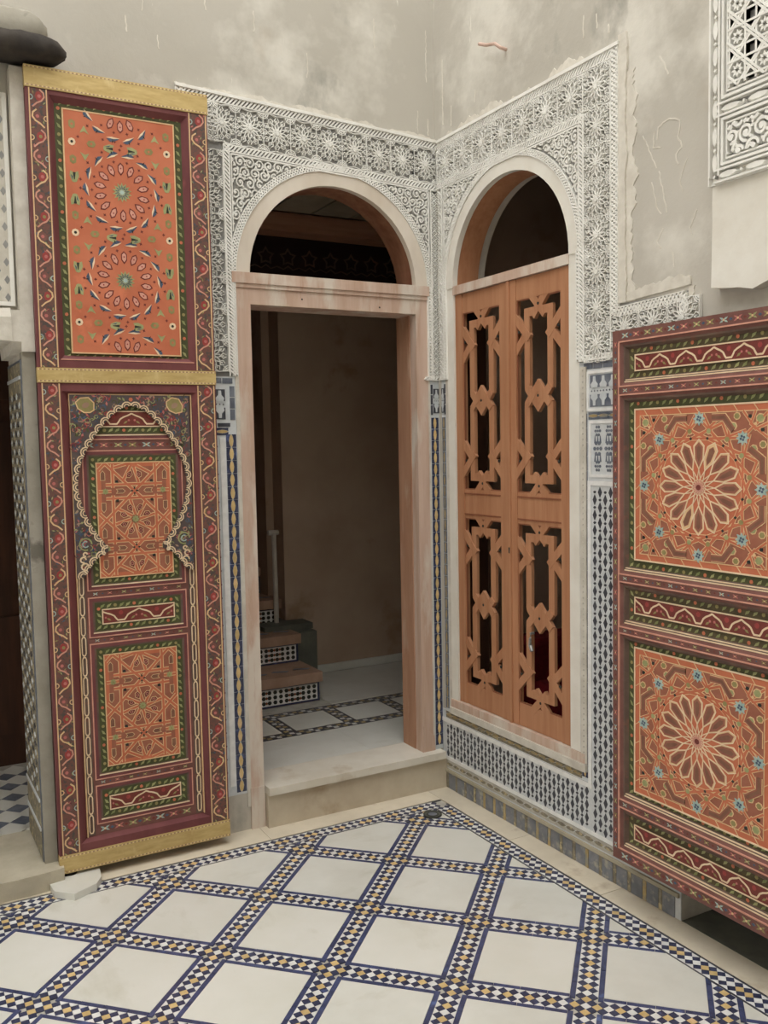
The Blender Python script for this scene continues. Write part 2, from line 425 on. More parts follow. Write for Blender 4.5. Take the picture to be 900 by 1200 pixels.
def px_area(P):
    q = [depth_px((x, y, 0)) for x, y in P]
    if any(t is None for t in q): return 0
    cx = sum(t[0] for t in q)/len(q); cy = sum(t[1] for t in q)/len(q)
    if not (-5 < cx < 905 and -5 < cy < 1205): return 0
    return abs(area([(t[0], t[1]) for t in q]))
def floor_pieces(pieces, parent, frame, z, cap=300, prefix=''):
    by = {}
    for P, m, nm in pieces: by.setdefault(nm, []).append((px_area(P), P, m))
    for nm, L in by.items():
        L.sort(key=lambda t: -t[0]); rest = MB(); shared = {}
        for i, (a, P, m) in enumerate(L):
            th = z+random.uniform(-.0005, .0007)
            if i < cap and a > 0:
                cx = sum(p[0] for p in P)/len(P); cy = sum(p[1] for p in P)/len(P)
                key = (m, tuple((round(x-cx, 4), round(y-cy, 4)) for x, y in P))
                if key not in shared:
                    b = MB(); b.prism([(x-cx, y-cy) for x, y in P], -.005, 0, m); shared[key] = lmesh(nm, b, FG)
                link(nm, shared[key], parent, (cx, cy, th))
            else: rest.prism(P, th-.005, th, m)
        if rest.f: part(nm+'_field', rest, FG, parent, 'stuff')
floor_pieces(pieces, floor, FG, .0)
# cream stone margin between the mosaic border and the walls
def slabrow(name, segs, m, parent, z0=-.004, z1=.001):
    for (x0, x1, y0, y1) in segs:
        b = MB(); b.box(x0+.001, x1-.001, y0+.001, y1-.001, z0, z1+random.uniform(-.0006, .0006), m); part(name, b, None, parent)
slabrow('margin_slab', [(-3.9, -2.6, -BO, YA), (-2.6, -1.82, -BO, YA), (-1.82, -.93, -BO, YA), (-.93, -BO, -BO, YA)], 'cream_stone', floor)
slabrow('margin_slab', [(-BO, 0, -.62, YA), (-BO, 0, -1.15, -.62), (-BO, 0, -1.9, -1.15), (-BO, 0, -3.9, -1.9)], 'cream_stone', floor)

# ================================================================== CARVED STUCCO
SN = .013     # relief height
def rope(mb, P, w, pitch, n0, n1, m='stucco', fil=.0035, slant=.9, closed=False, zig=False):
    """plain fillets on both sides of path P with slanting dashes between"""
    R = resample(P, .02, closed)
    for sg in (1, -1):
        mb.strip([(p[0]-sin(d)*sg*(w-fil)/2, p[1]+cos(d)*sg*(w-fil)/2) for p, d in R], fil, n0, n1, m)
    R = resample(P, pitch, closed); h = (w-2*fil)/2
    for i, (p, d) in enumerate(R[:-1]):
        t = pitch*.30
        for sl in ((slant,) if not zig else (slant, -slant)):
            Q = [(-t-h*sl, -h), (t-h*sl, -h), (t+h*sl, h), (-t+h*sl, h)]
            if zig: Q = [(x*.8, y) for x, y in Q]
            mb.prism(xf(Q, p[0], p[1], d), n0, n1-(.001 if sl < 0 else 0), m)

def rosette_cell(frame, w, h, full=True):
    b = MB(); n0 = 0; S = min(w, h); t = .0040
    b.prism(circ(0, 0, S*.065, 8), n0, SN+.004, 'stucco')
    for k in range(12):
        a = 2*PI*k/12
        b.strip(xf([(S*.05, 0), (S*.16, 0)], 0, 0, a+PI/12), t*.8, n0, SN+.002, 'stucco')
        lens = [(S*.12, 0), (S*.20, S*.045), (S*.29, S*.04), (S*.35, 0), (S*.29, -S*.04), (S*.20, -S*.045)]
        b.strip(xf(lens, 0, 0, a), t*.8, n0, SN, 'stucco', True)
        b.strip(xf([(S*.35, 0), (S*.43, S*.085), (S*.53, S*.03)], 0, 0, a), t*.75, n0, SN-.001, 'stucco')
        b.strip(xf([(S*.35, 0), (S*.43, -S*.085), (S*.53, -S*.03)], 0, 0, a), t*.75, n0, SN-.0015, 'stucco')
        b.prism(xf([(S*.38, 0), (S*.43, S*.025), (S*.47, 0), (S*.43, -S*.025)], 0, 0, a), n0, SN-.003, 'stucco')
    for sx in (1, -1):
        b.strip([(sx*w/2, -h/2), (sx*w/2, h/2)], t*.8, n0, SN, 'stucco')
        for sy in (1, -1):
            c = (sx*w/2, sy*h/2)
            for r in (.07, .13, .19):
                a0 = math.atan2(-sy, -sx)
                b.strip(arc(c[0], c[1], S*r, a0-PI/4, a0+PI/4, 5), t*.75, n0, SN-.001, 'stucco')
            b.strip([c, (c[0]-sx*S*.17, c[1]-sy*S*.17)], t*.7, n0, SN-.0015, 'stucco')
    for sy in (1, -1):
        b.strip([(-w/2, sy*h*.46), (-w*.25, sy*h*.5), (0, sy*h*.46), (w*.25, sy*h*.5), (w/2, sy*h*.46)], t*.7, n0, SN-.002, 'stucco')
    return b

def scrolls(mb, inside, box, r, n0, n1, m='stucco', t=.0048):
    u0, u1, v0, v1 = box; row = 0; v = v0+r*.6
    def run(P, w, dn):
        seg = []
        for p in P:
            if inside(*p): seg.append(p)
            else:
                if len(seg) > 1: mb.strip(seg, w, n0, n1-dn, m)
                seg = []
        if len(seg) > 1: mb.strip(seg, w, n0, n1-dn, m)
    while v < v1:
        u = u0+(r if row % 2 else 0); c = row
        while u < u1+r:
            sg = 1 if c % 2 else -1; a0 = c*1.9+row
            P = []
            for i in range(17):
                f = i/16; a = a0+sg*f*2*PI*1.35; q = r*(1.0-.78*f)
                P.append((u+q*cos(a), v+q*sin(a)))
            run(P, t, 0)
            if inside(u, v): mb.prism(circ(u, v, t*.95, 6), n0, n1, m)
            for k in range(3):
                a = a0+k*2.1; L = [(u+r*1.0*cos(a)+x*cos(a+.9)-y*sin(a+.9), v+r*1.0*sin(a)+x*sin(a+.9)+y*cos(a+.9)) for x, y in ((0, 0), (.35*r, .2*r), (.75*r, 0), (.35*r, -.2*r))]
                if all(inside(*p) for p in L): mb.prism(L, n0, n1-.001, m)
            u += 2*r*.98; c += 1
        v += r*1.72; row += 1

def lattice(mb, u0, u1, v0, v1, cell, n0, n1, m='stucco', t=.0038):
    """column of crossing zigzags with small bosses"""
    n = max(2, round((v1-v0)/cell)); c = (v1-v0)/n; um = (u0+u1)/2
    for ph in (0, 1):
        P = [(u0 if (i+ph) % 2 else u1, v0+i*c) for i in range(n+1)]
        mb.strip(P, t, n0, n1-.001*ph, m)
    for i in range(n):
        mb.prism(circ(um, v0+i*c, t*.7, 6), n0, n1, m)
        for q in (u0, u1): mb.prism(circ(q, v0+(i+.5)*c, t*.7, 6), n0, n1, m)

def tiltA(u, v, n):
    s = min(1, max(0, (v-2.40)/.36)); s = s*s*(3-2*s)
    return (u, v+max(0, -u)*.045*s, n)

# ---- surround of the door (wall_back)
VB = 1.888      # foot of the carved stucco
TOP, T1, T2, T3 = 2.940, 2.910, 2.757, 2.728
ZL, Z1, Z2, Z3 = -1.185, -1.155, -1.000, -.972     # left verticals of the same bands
g = MB(tiltA)
n = .0015
# ground plate in strips, recess shade in its grey (leaves the doorway free)
ar = arch_pts(DC, DSP, DRO)
g.prism([(ZL, VB), (DC-DRO, VB)] + ar[::-1][:len(ar)//2+1] + [(DC, TOP), (ZL, TOP)], 0, n, 'shaded_stucco_ground')
g.prism([(DC, TOP)] + ar[::-1][len(ar)//2:] + [(DC+DRO, VB), (0, VB), (0, TOP)], 0, n, 'shaded_stucco_ground')
trim_1 = struct('trim_1', g, FA, 'carved white stucco surround of the stair doorway arch', 'stucco')
b = MB(tiltA); rope(b, [(0, (TOP+T1)/2), (ZL, (TOP+T1)/2)], TOP-T1, .016, n, SN)
rope(b, [((ZL+Z1)/2, TOP), ((ZL+Z1)/2, VB)], Z1-ZL, .016, n, SN)
b.strip([(0, TOP+.004), (ZL, TOP+.004)], .012, 0, SN+.004, 'stucco')
part('rope_border', b, FA, trim_1)
b = MB(tiltA); rope(b, [(0, (T2+T3)/2), (Z2, (T2+T3)/2)], T2-T3, .016, n, SN+.001, fil=.005)
rope(b, [((Z2+Z3)/2, T2), ((Z2+Z3)/2, VB)], Z3-Z2, .014, n, SN+.001, fil=.005)
part('inner_border', b, FA, trim_1)
b = MB(); rope(b, arch_pts(DC, DSP, DRO+.016, 40), .030, .013, n, SN, zig=True)
rope(b, [(DC-DRO-.016, DSP), (DC-DRO-.016, VB)], .022, .014, n, SN, zig=True)
rope(b, [(DC+DRO+.012, DSP), (DC+DRO+.012, VB)], .022, .014, n, SN, zig=True)
part('arch_border', b, FA, trim_1)
b = MB(tiltA)
def insA(u, v):
    w_ = tiltA(u, v, 0)[1]
    return (Z3+.008 < u < -.048) and (DSP+.10 < v < T3-.006) and math.hypot(u-DC, w_-DSP) > DRO+.033
scrolls(b, insA, (Z3, -.05, DSP+.1, T3), .021, n, SN)
b.strip([(Z3+.006, T3-.004), (Z3+.006, DSP+.16)], .005, n, SN, 'stucco'); b.strip([(-.046, T3-.004), (-.046, DSP+.12)], .005, n, SN, 'stucco')
b.strip([(Z3+.006, T3-.005), (-.046, T3-.005)], .006, n, SN, 'stucco')
part('arabesque', b, FA, trim_1)
b = MB(tiltA); b.strip([(-.034, T3), (-.034, VB)], .006, n, SN+.001, 'stucco'); lattice(b, -.028, -.002, VB+.02, T3-.01, .022, n, SN)
rope(b, [(-.07, VB+.008), (0, VB+.008)], .018, .014, n, SN)
part('lattice_column', b, FA, trim_1)
rb = rosette_cell(FA, .118, T1-T2-.004)
def place_rosettes(parent, frame, rb, pts, nm='rosette_panel', warp=None):
    for (u, v) in pts:
        q = warp(u, v, 0) if warp else (u, v, 0)
        if warp:     # slightly sheared copies follow the sloping band
            bb = MB(); bb.f, bb.m, bb.mats = rb.f, rb.m, rb.mats
            bb.v = [(x, y-(.045*x if v > 2.7 else 0), z) for x, y, z in rb.v]
            key = ('sh' if v > 2.7 else 'st')+nm
            me = SH.get(key) or lmesh(nm, bb, frame); SH[key] = me
        else:
            me = SH.get(id(rb)) or lmesh(nm, rb, frame); SH[id(rb)] = me
        inst(nm, me, frame, q[0], q[1], n, parent)
SH = {}
ptsA = [(-.059-.118*k, (T1+T2)/2) for k in range(9)] + [((Z1+Z2)/2, (T1+T2)/2)]
place_rosettes(trim_1, FA, rb, ptsA, warp=tiltA)
rb = rosette_cell(FA, Z2-Z1-.004, .124)
SH.clear(); place_rosettes(trim_1, FA, rb, [((Z1+Z2)/2, T2-.045-.124*k) for k in range(7)])

# ---- surround of the window (wall_right)
TB, TB1, TB2, TB3 = 2.930, 2.898, 2.757, 2.730
R3, R2, R1, R0 = .937, .962, 1.100, 1.133       # right verticals: inner border, rosette band, rope border
g = MB(); ar = arch_pts(WC, WSP, WRO)
g.prism([(0, VB), (WC-WRO, VB)] + ar[::-1][:len(ar)//2+1] + [(WC, TB), (0, TB)], 0, n, 'shaded_stucco_ground')
g.prism([(WC, TB)] + ar[::-1][len(ar)//2:] + [(WC+WRO, VB), (1.44, VB), (1.44, 2.068), (R0, 2.068), (R0, TB)], 0, n, 'shaded_stucco_ground')
trim_2 = struct('trim_2', g, FB, 'carved white stucco surround of the lattice window arch, stepped at its side', 'stucco')
b = MB(); rope(b, [(0, (TB+TB1)/2), (R0-.015, (TB+TB1)/2)], TB-TB1, .016, n, SN)
rope(b, [((R0+R1)/2, TB), ((R0+R1)/2, 2.04), (1.43, 2.052)], R0-R1, .016, n, SN, zig=True)
rope(b, [(1.425, 2.05), (1.425, VB)], .03, .016, n, SN, zig=True)
b.strip([(0, TB+.004), (R0+.004, TB+.004)], .012, 0, SN+.004, 'stucco')
part('rope_border', b, FB, trim_2)
b = MB(); rope(b, [(0, (TB2+TB3)/2), (R2, (TB2+TB3)/2)], TB2-TB3, .016, n, SN+.001, fil=.005)
rope(b, [((R2+R3)/2, TB2), ((R2+R3)/2, VB)], R2-R3, .014, n, SN+.001, fil=.005)
part('inner_border', b, FB, trim_2)
b = MB(); rope(b, arch_pts(WC, WSP, WRO+.014, 40), .027, .013, n, SN, zig=True)
rope(b, [(WC+WRO+.0, WSP), (WC+WRO+.0, VB)], .016, .014, n, SN, zig=True)
rope(b, [(WC-WRO-.006, WSP), (WC-WRO-.006, VB)], .016, .014, n, SN, zig=True)
part('arch_border', b, FB, trim_2)
b = MB()
def insB(u, v): return (.052 < u < R3-.006) and (WSP+.12 < v < TB3-.006) and math.hypot(u-WC, v-WSP) > WRO+.034
scrolls(b, insB, (.05, R3, WSP+.1, TB3), .021, n, SN)
b.strip([(R3-.004, TB3-.004), (R3-.004, WSP+.16)], .005, n, SN, 'stucco'); b.strip([(.048, TB3-.004), (.048, WSP+.12)], .005, n, SN, 'stucco')
b.strip([(.048, TB3-.005), (R3-.004, TB3-.005)], .006, n, SN, 'stucco')
part('arabesque', b, FB, trim_2)
b = MB(); b.strip([(.034, TB3), (.034, VB)], .006, n, SN+.001, 'stucco'); lattice(b, .002, .028, VB+.02, TB3-.01, .022, n, SN)
rope(b, [(0, VB+.008), (.056, VB+.008)], .018, .014, n, SN)
rope(b, [(R2-.02, VB+.010), (1.41, VB+.010)], .020, .016, n, SN, zig=True)
part('lattice_column', b, FB, trim_2)
rbB = rosette_cell(FB, .136, TB1-TB2-.004)
ptsB = [(.0685+.1372*k, (TB1+TB2)/2) for k in range(8)]
place_rosettes(trim_2, FB, rbB, ptsB)
rbV = rosette_cell(FB, R1-R2-.003, .125)
ptsV = [((R1+R2)/2, 2.693-.125*k) for k in range(7)] + [(R1+.068+.128*k, 1.985) for k in range(3)]
SH.clear(); place_rosettes(trim_2, FB, rbV, ptsV)

# ---- rough white plaster smeared round the stucco edges
def ragged(path, w0, w1, seed, side=1, step=.010):
    rnd = random.Random(seed); R = resample(path, step); inner = [p for p, d in R]; outp = []
    f = .4
    for i, (p, d) in enumerate(R):
        f = max(0, min(1, f+rnd.uniform(-.22, .22)+(.4-f)*.08)); w = w0+(w1-w0)*f
        outp.append((p[0]-sin(d)*w*side, p[1]+cos(d)*w*side))
    return inner, outp
def smear(parent, frame, path, w0, w1, seed, side=1, name='plaster_smear', th=.003, warp=None, m='chalk'):
    i, o = ragged(path, w0, w1, seed, side); b = MB(warp)
    for k in range(len(i)-1): b.prism([i[k], i[k+1], o[k+1], o[k]], 0, th, m)
    part(name, b, frame, parent)
smear(wall_back, FA, [(ZL, TOP+.005), (0, TOP+.005)], .005, .030, 3, warp=tiltA)
smear(wall_right, FB, [(0, TB+.005), (R0, TB+.005)], .004, .05, 4)
smear(wall_right, FB, [(R0, TB+.03), (R0, 2.07)], .030, .042, 5, th=.010)
smear(wall_right, FB, [(R0+.03, TB-.1), (R0+.03, 2.07)], .015, .060, 15, th=.003)
smear(wall_right, FB, [(R0+.005, 2.07), (1.45, 2.085)], .015, .05, 6, th=.006)
smear(wall_right, FB, [(1.44, 2.08), (1.44, 1.9)], .012, .05, 7, th=.004)
# pale scratches on the grey plaster
def wob(P):
    R = resample(P, .012); return [(p[0]+random.uniform(-.0022, .0022), p[1]+random.uniform(-.0022, .0022)) for p, d in R]
def scratch(parent, frame, P, w, warp=None):
    b = MB(warp); b.strip(wob(P), w*.6, 0, .0012, 'chalk'); part('scratch_mark', b, frame, parent)
for P, w in (([(1.30, 2.57), (1.31, 2.61), (1.36, 2.62), (1.40, 2.60), (1.39, 2.55), (1.41, 2.52), (1.38, 2.50), (1.39, 2.47)], .008),
             ([(1.29, 2.60), (1.285, 2.55), (1.32, 2.54)], .006), ([(1.24, 2.60), (1.30, 2.48)], .006), ([(1.31, 2.47), (1.345, 2.33)], .006),
             ([(1.28, 2.44), (1.30, 2.36), (1.32, 2.33)], .005), ([(1.43, 2.48), (1.40, 2.42), (1.41, 2.38)], .005), ([(1.47, 2.31), (1.44, 2.26), (1.45, 2.24)], .006),
             ([(1.33, 2.28), (1.30, 2.24), (1.32, 2.22)], .007), ([(1.37, 2.20), (1.375, 2.15)], .007), ([(1.31, 2.83), (1.33, 2.80), (1.35, 2.76)], .008)):
    scratch(wall_right, FB, P, w)
rnd = random.Random(11)
for (u, v, L) in [(-.09, 2.97, .10), (-.035, 2.97, .07), (-.04, 3.20, .22), (-.30, 3.30, .12), (-.62, 3.12, .10), (-1.30, 3.25, .07), (-1.36, 3.16, .06), (-1.42, 3.30, .09), (-1.24, 3.12, .05), (-1.05, 3.3, .05), (-.85, 3.26, .08)]:
    w = rnd.uniform(.006, .011)
    scratch(wall_back, FA, [(u, v), (u+rnd.uniform(-.004, .004), v+L*.5), (u+rnd.uniform(-.004, .004), v+L)], w)
for (u, v, L) in [(.10, 2.98, .08), (.035, 3.0, .28), (.28, 3.02, .05), (.95, 3.02, .08), (1.02, 3.03, .05), (1.08, 2.99, .03)]:
    scratch(wall_right, FB, [(u, v), (u+rnd.uniform(-.004, .004), v+L)], rnd.uniform(.006, .012))

# ---- thick stucco field high on the right wall
g = MB(); U0, PV = 1.560, 2.050
rg = random.Random(5)
edge = [(U0+rg.uniform(-.004, .004), PV+k*.05) for k in range(1, 60)]
foot = [(U0+k*.05, PV+rg.uniform(-.012, .006)-.012*sin(k*.6)) for k in range(22, -1, -1)]
g.prism([(2.66, 5.0), (2.66, PV)] + foot + edge, 0, .040, 'white_plaster')
g.box(U0+.03, 2.66, 2.385, 5.0, .0401, .0402, 'shaded_panel_ground')
trim_3 = struct('trim_3', g, FB, 'thick white plaster field with bold carved stucco above the right painted door', 'stucco')
nP, nQ = .0402, .058
b = MB()
def links(b, P, w, pitch):
    R = resample(P, pitch)
    for i in range(len(R)-1):
        (p, d), (q, _) = R[i], R[i+1]; c = ((p[0]+q[0])/2, (p[1]+q[1])/2); L = math.dist(p, q)
        e = [(-L*.46, 0), (-L*.3, w*.24), (0, w*.34), (L*.3, w*.24), (L*.46, 0), (L*.3, -w*.24), (0, -w*.34), (-L*.3, -w*.24)]
        b.prism(xf(e, c[0], c[1], d), nP, nQ-.004, 'stucco', inset=.25)
        b.prism(xf(circ(0, 0, w*.16, 4), p[0], p[1], d), nP, nQ-.003, 'stucco')
    for sg in (1, -1):
        b.strip([(p[0]-sin(d)*sg*w*.5, p[1]+cos(d)*sg*w*.5) for p, d in R], .006, nP, nQ, 'stucco')
links(b, [(U0+.022, 2.372), (U0+.022, 4.2)], .034, .075)
links(b, [(U0+.022, 2.372), (2.64, 2.372)], .034, .095)
links(b, [(U0+.03, 2.560), (2.64, 2.560)], .034, .095)
b.box(U0, 2.66, 2.350, 2.358, .040, .046, 'stucco'); b.box(U0, U0+.005, 2.35, 4.6, .040, .056, 'stucco')
part('link_border', b, FB, trim_3)
b = MB()
for (u0, u1, v0, v1) in ((U0+.052, 2.63, 2.402, 2.530), (U0+.052, 2.63, 2.592, 4.0)):
    b.strip([(u0, v0), (u1, v0), (u1, v1), (u0, v1)], .008, nP, nQ, 'stucco', True)
    b.strip([(u0+.014, v0+.014), (u1, v0+.014), (u1, v1-.014), (u0+.014, v1-.014)], .005, nP, nQ-.003, 'stucco', True)
def insP(u, v): return (U0+.07 < u < 2.62) and (2.420 < v < 2.512)
scrolls(b, insP, (U0+.06, 2.62, 2.41, 2.52), .026, nP, nQ, t=.008)
# interlaced stars of the large field
c = .092
for i in range(11):
    for j in range(15):
        cu, cv = U0+.075+c*(i+.3), 2.62+c*(j+.35)
        if cv > 4: continue
        for k in range(8):
            a = PI/8+2*PI*k/8
            p, q = (cu+c*.80*cos(a), cv+c*.80*sin(a)), (cu+c*.80*cos(a+3*PI/4), cv+c*.80*sin(a+3*PI/4))
            s_ = clipseg(p, q, (U0+.068, 2.62, 2.612, 3.98))
            if s_: b.strip(list(s_), .0065, nP, nQ-.001*(k % 3), 'stucco')
            le = xf([(c*.05, 0), (c*.12, c*.05), (c*.23, 0), (c*.12, -c*.05)], cu, cv, 2*PI*k/8)
            if all(U0+.07 < x < 2.62 and 2.615 < y < 3.98 for x, y in le): b.prism(le, nP, nQ-.002, 'stucco')
part('star_interlace', b, FB, trim_3)

# ================================================================== DOORWAY
e = link('door_1', None, None, (DC, YA, 0)); tag(e, 'open arched doorway with pale worn wooden jambs, no leaf', 'doorway', None, 'structure'); door_1 = e
def ringpoly(cu, sp, ri, ro, a0=0, a1=PI, n=32): return arc(cu, sp, ro, a0, a1, n) + arc(cu, sp, ri, a1, a0, n)
b = MB(); R_ = ringpoly(DC, DSP, DRI, DRO+.002, 0, PI)
b.prism(R_, -.022, .008, 'painted_casing', True); part('arch_casing', b, FA, door_1)
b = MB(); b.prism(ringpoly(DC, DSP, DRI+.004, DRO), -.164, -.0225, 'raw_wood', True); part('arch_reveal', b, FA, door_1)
def jamb(u0, u1):
    b = MB(); b.box(u0, u1, ZT, 2.245, -.05, .004, 'pale_wood'); return part('jamb', b, FA, door_1)
jamb(DC-DRO-.002, DC-DRI)
b = MB(); b.box(DC-DRO-.004, DC-DRI, .002, ZT-.0005, -.04, .010, 'pale_wood'); part('jamb_foot', b, FA, door_1)
j = jamb(DC+DRI, DC+DRO+.002)
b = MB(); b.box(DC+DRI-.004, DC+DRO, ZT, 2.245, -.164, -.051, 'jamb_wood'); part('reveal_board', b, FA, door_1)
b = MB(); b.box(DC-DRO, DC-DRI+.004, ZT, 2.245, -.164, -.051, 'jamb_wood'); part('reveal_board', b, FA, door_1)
b = MB(); b.box(DC-DRO-.022, DC+DRO+.008, 2.262, 2.305, -.10, .016, 'pale_wood'); b.box(DC-DRO-.018, DC+DRO+.004, 2.245, 2.262, -.10, .010, 'pale_wood'); part('transom_rail', b, FA, door_1)
b = MB(); b.box(DC-DRI-.001, DC+DRI+.001, 2.180, 2.245, -.15, .003, 'pale_wood')
b.prism(circ(-.67, 2.213, .004, 8), .003, .0035, 'ink'); b.prism(circ(-.30, 2.20, .004, 8), .003, .0035, 'ink'); part('lintel', b, FA, door_1)
# foot of the right jamb widens on the marble
b = MB(); b.prism([(-.118, ZT), (-.05, ZT), (-.055, ZT+.07), (-.112, ZT+.12)], -.10, .012, 'pale_wood', True); part('jamb_foot', b, FA, door_1)

# threshold step
b = MB(); b.box(-.897, -.02, -.022, .199, ZT-.032, ZT, 'threshold_stone')
thr = tag(link('threshold_step', b.mesh('threshold_step', None, Vector((-.47, 0, 0))), None, (-.47, 0, 0)), 'cream stone doorstep under the open stair doorway', 'step', None, 'structure')
b = MB(); b.box(-.897, -.001, 0, .19, .001, ZT-.033, 'riser_stone'); part('riser', b, None, thr)

# ================================================================== LATTICE WINDOW
e = link('window_1', None, None, (0, -WC, .37)); tag(e, 'arched window opening with white casing, pale transom rail and sill', 'window', None, 'structure'); window_1 = e
b = MB(); b.prism(ringpoly(WC, WSP, WRI, WRO, -.02, PI+.02), -.018, .008, 'white_plaster', True); part('arch_casing', b, FB, window_1)
b = MB(); b.prism(ringpoly(WC, WSP, WRI+.004, WRO-.005), -.13, -.0185, 'cedar', True); part('arch_reveal', b, FB, window_1)
b = MB(); b.prism(ringpoly(WC, WSP, WRI+.012, WRO-.005), -.169, -.1305, 'grey_plaster', True); part('arch_reveal', b, FB, window_1)
for (u0, u1) in ((WC-WRO, WC-WRI), (WC+WRI-.004, WC+WRO)):
    b = MB(); b.box(u0, u1, .43, WSP, -.036, .004, 'white_plaster'); b.box(u0, u1, .43, WSP, -.168, -.0362, 'dark_wood'); part('window_jamb', b, FB, window_1)  # inner box coloured dark, painting in the shade behind the lattice
b = MB(); b.box(WC+WRI+.06, WC+WRI+.092, .40, VB-.02, -.01, .009, 'lime_plaster')
for k in range(70):
    v = .42+k*.0208; b.prism(circ(WC+WRI+.076, v, .0035, 5), .009, .0105, 'grey_plaster')
part('plaster_margin', b, FB, window_1)
b = MB(); b.box(WC-WRI-.005, WC+WRI-.002, 2.250, 2.288, -.09, .006, 'pale_wood'); part('transom_rail', b, FB, window_1)
b = MB(); b.box(WC-WRO, WC+WRO+.03, .398, .434, -.10, .010, 'pale_wood'); b.box(WC-WRO, WC+WRO+.04, .368, .3975, -.10, .018, 'lime_plaster'); part('sill', b, FB, window_1)

BW = .033
def bar_paths():
    """lattice bars of one panel, unit square coordinates, built from the left half and mirrored"""
    L = [[(.24, .535), (.24, .80)], [(-.06, .921), (.30, .795)], [(-.06, .724), (.24, .83), (.24, .928), (.43, .928)],
         [(.36, .905), (.70, 1.025)], [(.24, .545), (.5, .447), (.5001, .447)]]
    out = []
    for P in L[:-1]:
        out.append(P); out.append([(1-x, y) for x, y in P])
    out.append([(.24, .545), (.5, .447), (.76, .545)])       # the two chevrons that cross in the middle
    return out + [[(x, 1-y) for x, y in P] for P in out]
def bar_meshes(w, h):
    res = []
    for i, P in enumerate(bar_paths()):
        b = MB(); Q = [((x-.5)*w, (y-.5)*h) for x, y in P]
        dn = {2: .0022, 3: .0022, 8: .0022}.get(i % 9, 0)+.0006*(i % 3)+(.0012 if i >= 9 else 0)
        b.strip(Q, BW, -.024+dn, -.009+dn, 'cedar'); res.append(lmesh('lattice_bar', b, FB))
    b = MB(); b.prism([(0, -.036), (.034, 0), (0, .036), (-.034, 0)], -.024, -.0050, 'cedar', True); res.append(lmesh('lattice_knot', b, FB))
    b = MB(); b.prism(circ(0, 0, .006, 8), -.0075, -.0042, 'ink'); res.append(lmesh('nail_hole', b, FB))
    return res
def leaf(u0, u1, label, v0=.436, v1=2.248, st=.052):
    t = thing('lattice_shutter', label, 'shutter', FB.p((u0+u1)/2, v0, -.03), 'lattice shutter leaves in the window')
    for (a, c_) in ((u0, u0+st), (u1-st, u1)):
        b = MB(); b.box(a, c_, v0, v1, -.030, -.004, 'cedar'); part('stile', b, FB, t)
    openings = ((.530, 1.272), (1.398, 2.165))
    for (a, c_) in ((v0, .530), (1.272, 1.398), (2.165, v1)):
        b = MB(); b.box(u0+st, u1-st, a, c_, -.029, -.008, 'cedar')
        if 1 < a < 2:
            for q in (a+.018, c_-.018): b.box(u0+st, u1-st, q-.003, q+.003, -.008, -.005, 'dark_cedar')
        part('rail', b, FB, t)
    w = u1-u0-2*st
    for (a, c_) in openings:
        key = ('bars', round(w, 3), round(c_-a, 3))
        if key not in SHB: SHB[key] = bar_meshes(w, c_-a)
        M = SHB[key]; um, vm = (u0+u1)/2, (a+c_)/2
        for me in M[:-1]: inst(me.name.split('.')[0], me, FB, um, vm, 0, t)
        for (x, y) in ((0, 0), (0, .462*(c_-a)), (0, -.462*(c_-a)), (-.44*w, .335*(c_-a)), (.44*w, .335*(c_-a)), (-.44*w, -.335*(c_-a)), (.44*w, -.335*(c_-a))):
            inst('nail_hole', M[-1], FB, um+x, vm+y, (0 if (x, y) == (0, 0) else -.0025), t)
        b = MB(); b.ring(u0+st-.002, u1-st+.002, a-.002, c_+.002, .007, -.016, -.010, 'dark_cedar'); part('rebate', b, FB, t)
    return t
SHB = {}
lf1 = leaf(.107, .482, 'cedar lattice shutter leaf beside the wall corner')
lf2 = leaf(.488, .866, 'cedar lattice shutter leaf beside the right painted door, with a small steel latch')
b = MB(); b.box(.488, .504, .436, 2.248, -.004, .004, 'cedar'); part('cover_strip', b, FB, lf2)
b = MB(); b.prism([(.491, 1.170), (.499, 1.170), (.498, 1.145), (.492, 1.148)], .004, .0055, 'ink'); part('keyhole', b, FB, lf2)
b = MB(); b.tube([FB.p(.632, .835, -.012), FB.p(.632, .835, .004), FB.p(.636, .815, .010), FB.p(.634, .79, .010)], .006, 'steel')
b.tube([FB.p(.630, .79, .006), FB.p(.645, .765, .008)], .008, 'steel'); part('latch', b, None, lf2)

